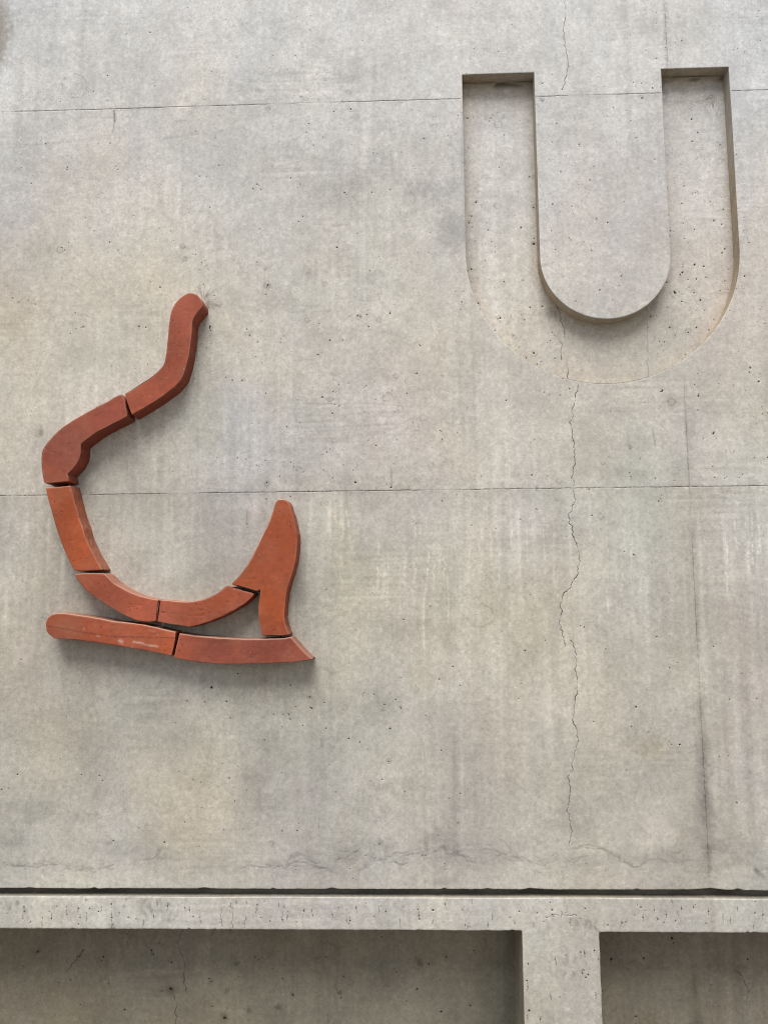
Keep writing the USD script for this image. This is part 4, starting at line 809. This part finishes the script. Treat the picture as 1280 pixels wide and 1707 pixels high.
    dust = sstep(-.010, .002, SP[:, 1]) * .5 * sstep(-.3, .9, sample(small, sxz))
    SC = SC * (1 - dust[:, None]) + np.array([.36, .31, .26]) * dust[:, None]
    SN = vertex_normals(SP, SF)
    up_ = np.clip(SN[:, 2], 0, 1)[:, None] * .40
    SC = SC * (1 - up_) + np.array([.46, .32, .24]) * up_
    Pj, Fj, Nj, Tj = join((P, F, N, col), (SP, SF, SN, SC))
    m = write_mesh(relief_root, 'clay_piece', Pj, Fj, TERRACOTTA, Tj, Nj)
    tag(m.GetPrim(), {'top': 'curved upper piece with a rounded tip', 'bend': 'elbow piece with a notch on its inner side', 'side': 'straight leaning piece below the elbow',
                      'fin': 'tall fin-shaped piece forked at its foot'}.get(name) or (('left piece of the bowl curve' if cx == 110 else 'right piece of the bowl curve') if name == 'bowl' else
                      ('blunt-ended bar piece with pale lime smears' if cx == 60 else 'bar piece with a slanted pointed end')))

# pale bedding mortar squeezed out along the backs of the upper pieces and in one joint
def tube(path, rad, sides=6):
    path = np.asarray(path); n = len(path)
    t = np.gradient(path, axis=0); t /= np.linalg.norm(t, axis=1, keepdims=True) + 1e-12
    ref = np.where(np.abs(t[:, 1:2]) > .8, [[0, 0, 1.0]], [[0, 1.0, 0]])
    u = np.cross(t, ref); u /= np.linalg.norm(u, axis=1, keepdims=True) + 1e-12
    v = np.cross(t, u)
    a = np.arange(sides) / sides * 2 * np.pi
    rad = np.broadcast_to(rad, n)
    P = (path[:, None] + rad[:, None, None] * (np.cos(a)[None, :, None] * u[:, None] + np.sin(a)[None, :, None] * v[:, None])).reshape(-1, 3)
    F = []
    for k in range(n - 1):
        for j in range(sides):
            q, r = k * sides + j, k * sides + (j + 1) % sides
            F += [(q, r, r + sides), (q, r + sides, q + sides)]
    return P, np.array(F)
def merge(parts):
    off, P, F = 0, [], []
    for p, f in parts:
        P.append(p); F.append(f + off); off += len(p)
    return np.concatenate(P), np.concatenate(F)
beads = []
def bead(pts, r, y=-.001, gaps=.35):
    p = resample(survey(np.asarray(pts) + [2.6, 2.6]), .0035, closed=False)
    p += rng.normal(0, .0007, p.shape)
    on = gaussian_filter(rng.normal(0, 1, len(p)), 3) * 3.5 > -1 + 2 * gaps
    k = 0
    while k < len(p):
        if on[k]:
            e = k
            while e < len(p) and on[e]:
                e += 1
            if e - k >= 3:
                q = np.c_[p[k:e, 0], y - rng.uniform(0, .002, e - k), p[k:e, 1]]
                rr = r * rng.uniform(.6, 1.3, e - k) * np.sin(np.linspace(.25, 2.9, e - k))
                beads.append(tube(q, rr, 5))
            k = e
        else:
            k += 1
bead([(330, 545), (328, 562), (327, 585), (326, 600), (323, 614), (321, 628), (314, 644), (306, 655)], .0028, gaps=.3)
bead([(306, 655), (290, 672), (277, 681), (262, 691), (247, 699)], .0026, gaps=.62)
bead([(151, 744), (147, 748), (146, 757)], .0018, gaps=.1)
bead([(128, 798), (131, 804), (131, 812)], .0018, gaps=.1)
bead([(146, 845), (158, 880), (172, 915), (186, 951)], .0016, gaps=.4)
bead([(190, 958), (210, 975), (236, 990), (262, 998)], .0016, gaps=.45)
for bP, bF in beads:
    write_mesh(relief_root, 'bedding_mortar', bP, bF, MORTAR, None, vertex_normals(bP, bF))
beads = []
c = crop(250, 960, 6.4, [(92, 262), (84, 350), (74, 440), (70, 485)], -.070)
q = resample(c, .004, closed=False); q += rng.normal(0, .0006, q.shape)
jP, jF = tube(np.c_[q[:, 0], np.full(len(q), -.071), q[:, 1]], .0022 * rng.uniform(.5, 1.2, len(q)), 5)
write_mesh(relief_root, 'joint_mortar', jP, jF, MORTAR, None, vertex_normals(jP, jF))

# ------------------------------------------------------------------ cobwebs
def web(label, px, py, spread, count, reach, y=-.0012, out=.004):
    c = survey([(px, py)], 0)[0]
    parts = []
    for k in range(count):
        a = rng.uniform(*spread); r0, r1 = rng.uniform(2, 8), rng.uniform(.35, 1) * reach
        r0 = max(r0, r1 * rng.uniform(.0, .45))
        t = np.linspace(0, 1, 7)
        rr = (r0 + (r1 - r0) * t) * .00234
        aa = a + rng.normal(0, .12) * t ** 2
        parts.append(tube(np.c_[c[0] + rr * np.cos(aa), y - out * (1 - t) - .0004, c[1] + rr * np.sin(aa)], .00030, 4))
    P_, F_ = merge(parts)
    w = thing('cobweb', label, 'cobweb')
    tag(write_mesh(w, 'threads', P_, F_, THREAD, None, None).GetPrim(), kind='stuff')
web('dusty cobweb threads fanning from the upper rounded tip of the clay relief', 340, 500, (-1.1, 2.0), 34, 34)
web('faint cobweb threads at the outer bend of the clay relief, left edge', 76, 722, (1.9, 3.5), 16, 26)
web('thin cobweb curl round the blunt left end of the lower clay bar', 84, 1030, (2.0, 3.6), 10, 17)
web('cobweb fan in the top corner of the right stem of the sunken letter', 1203, 140, (3.2, 4.9), 18, 44, DEEP - .002)
web('cobweb threads under the rounded tongue of the sunken letter', 930, 505, (2.6, 5.2), 26, 24, DEEP - .002)
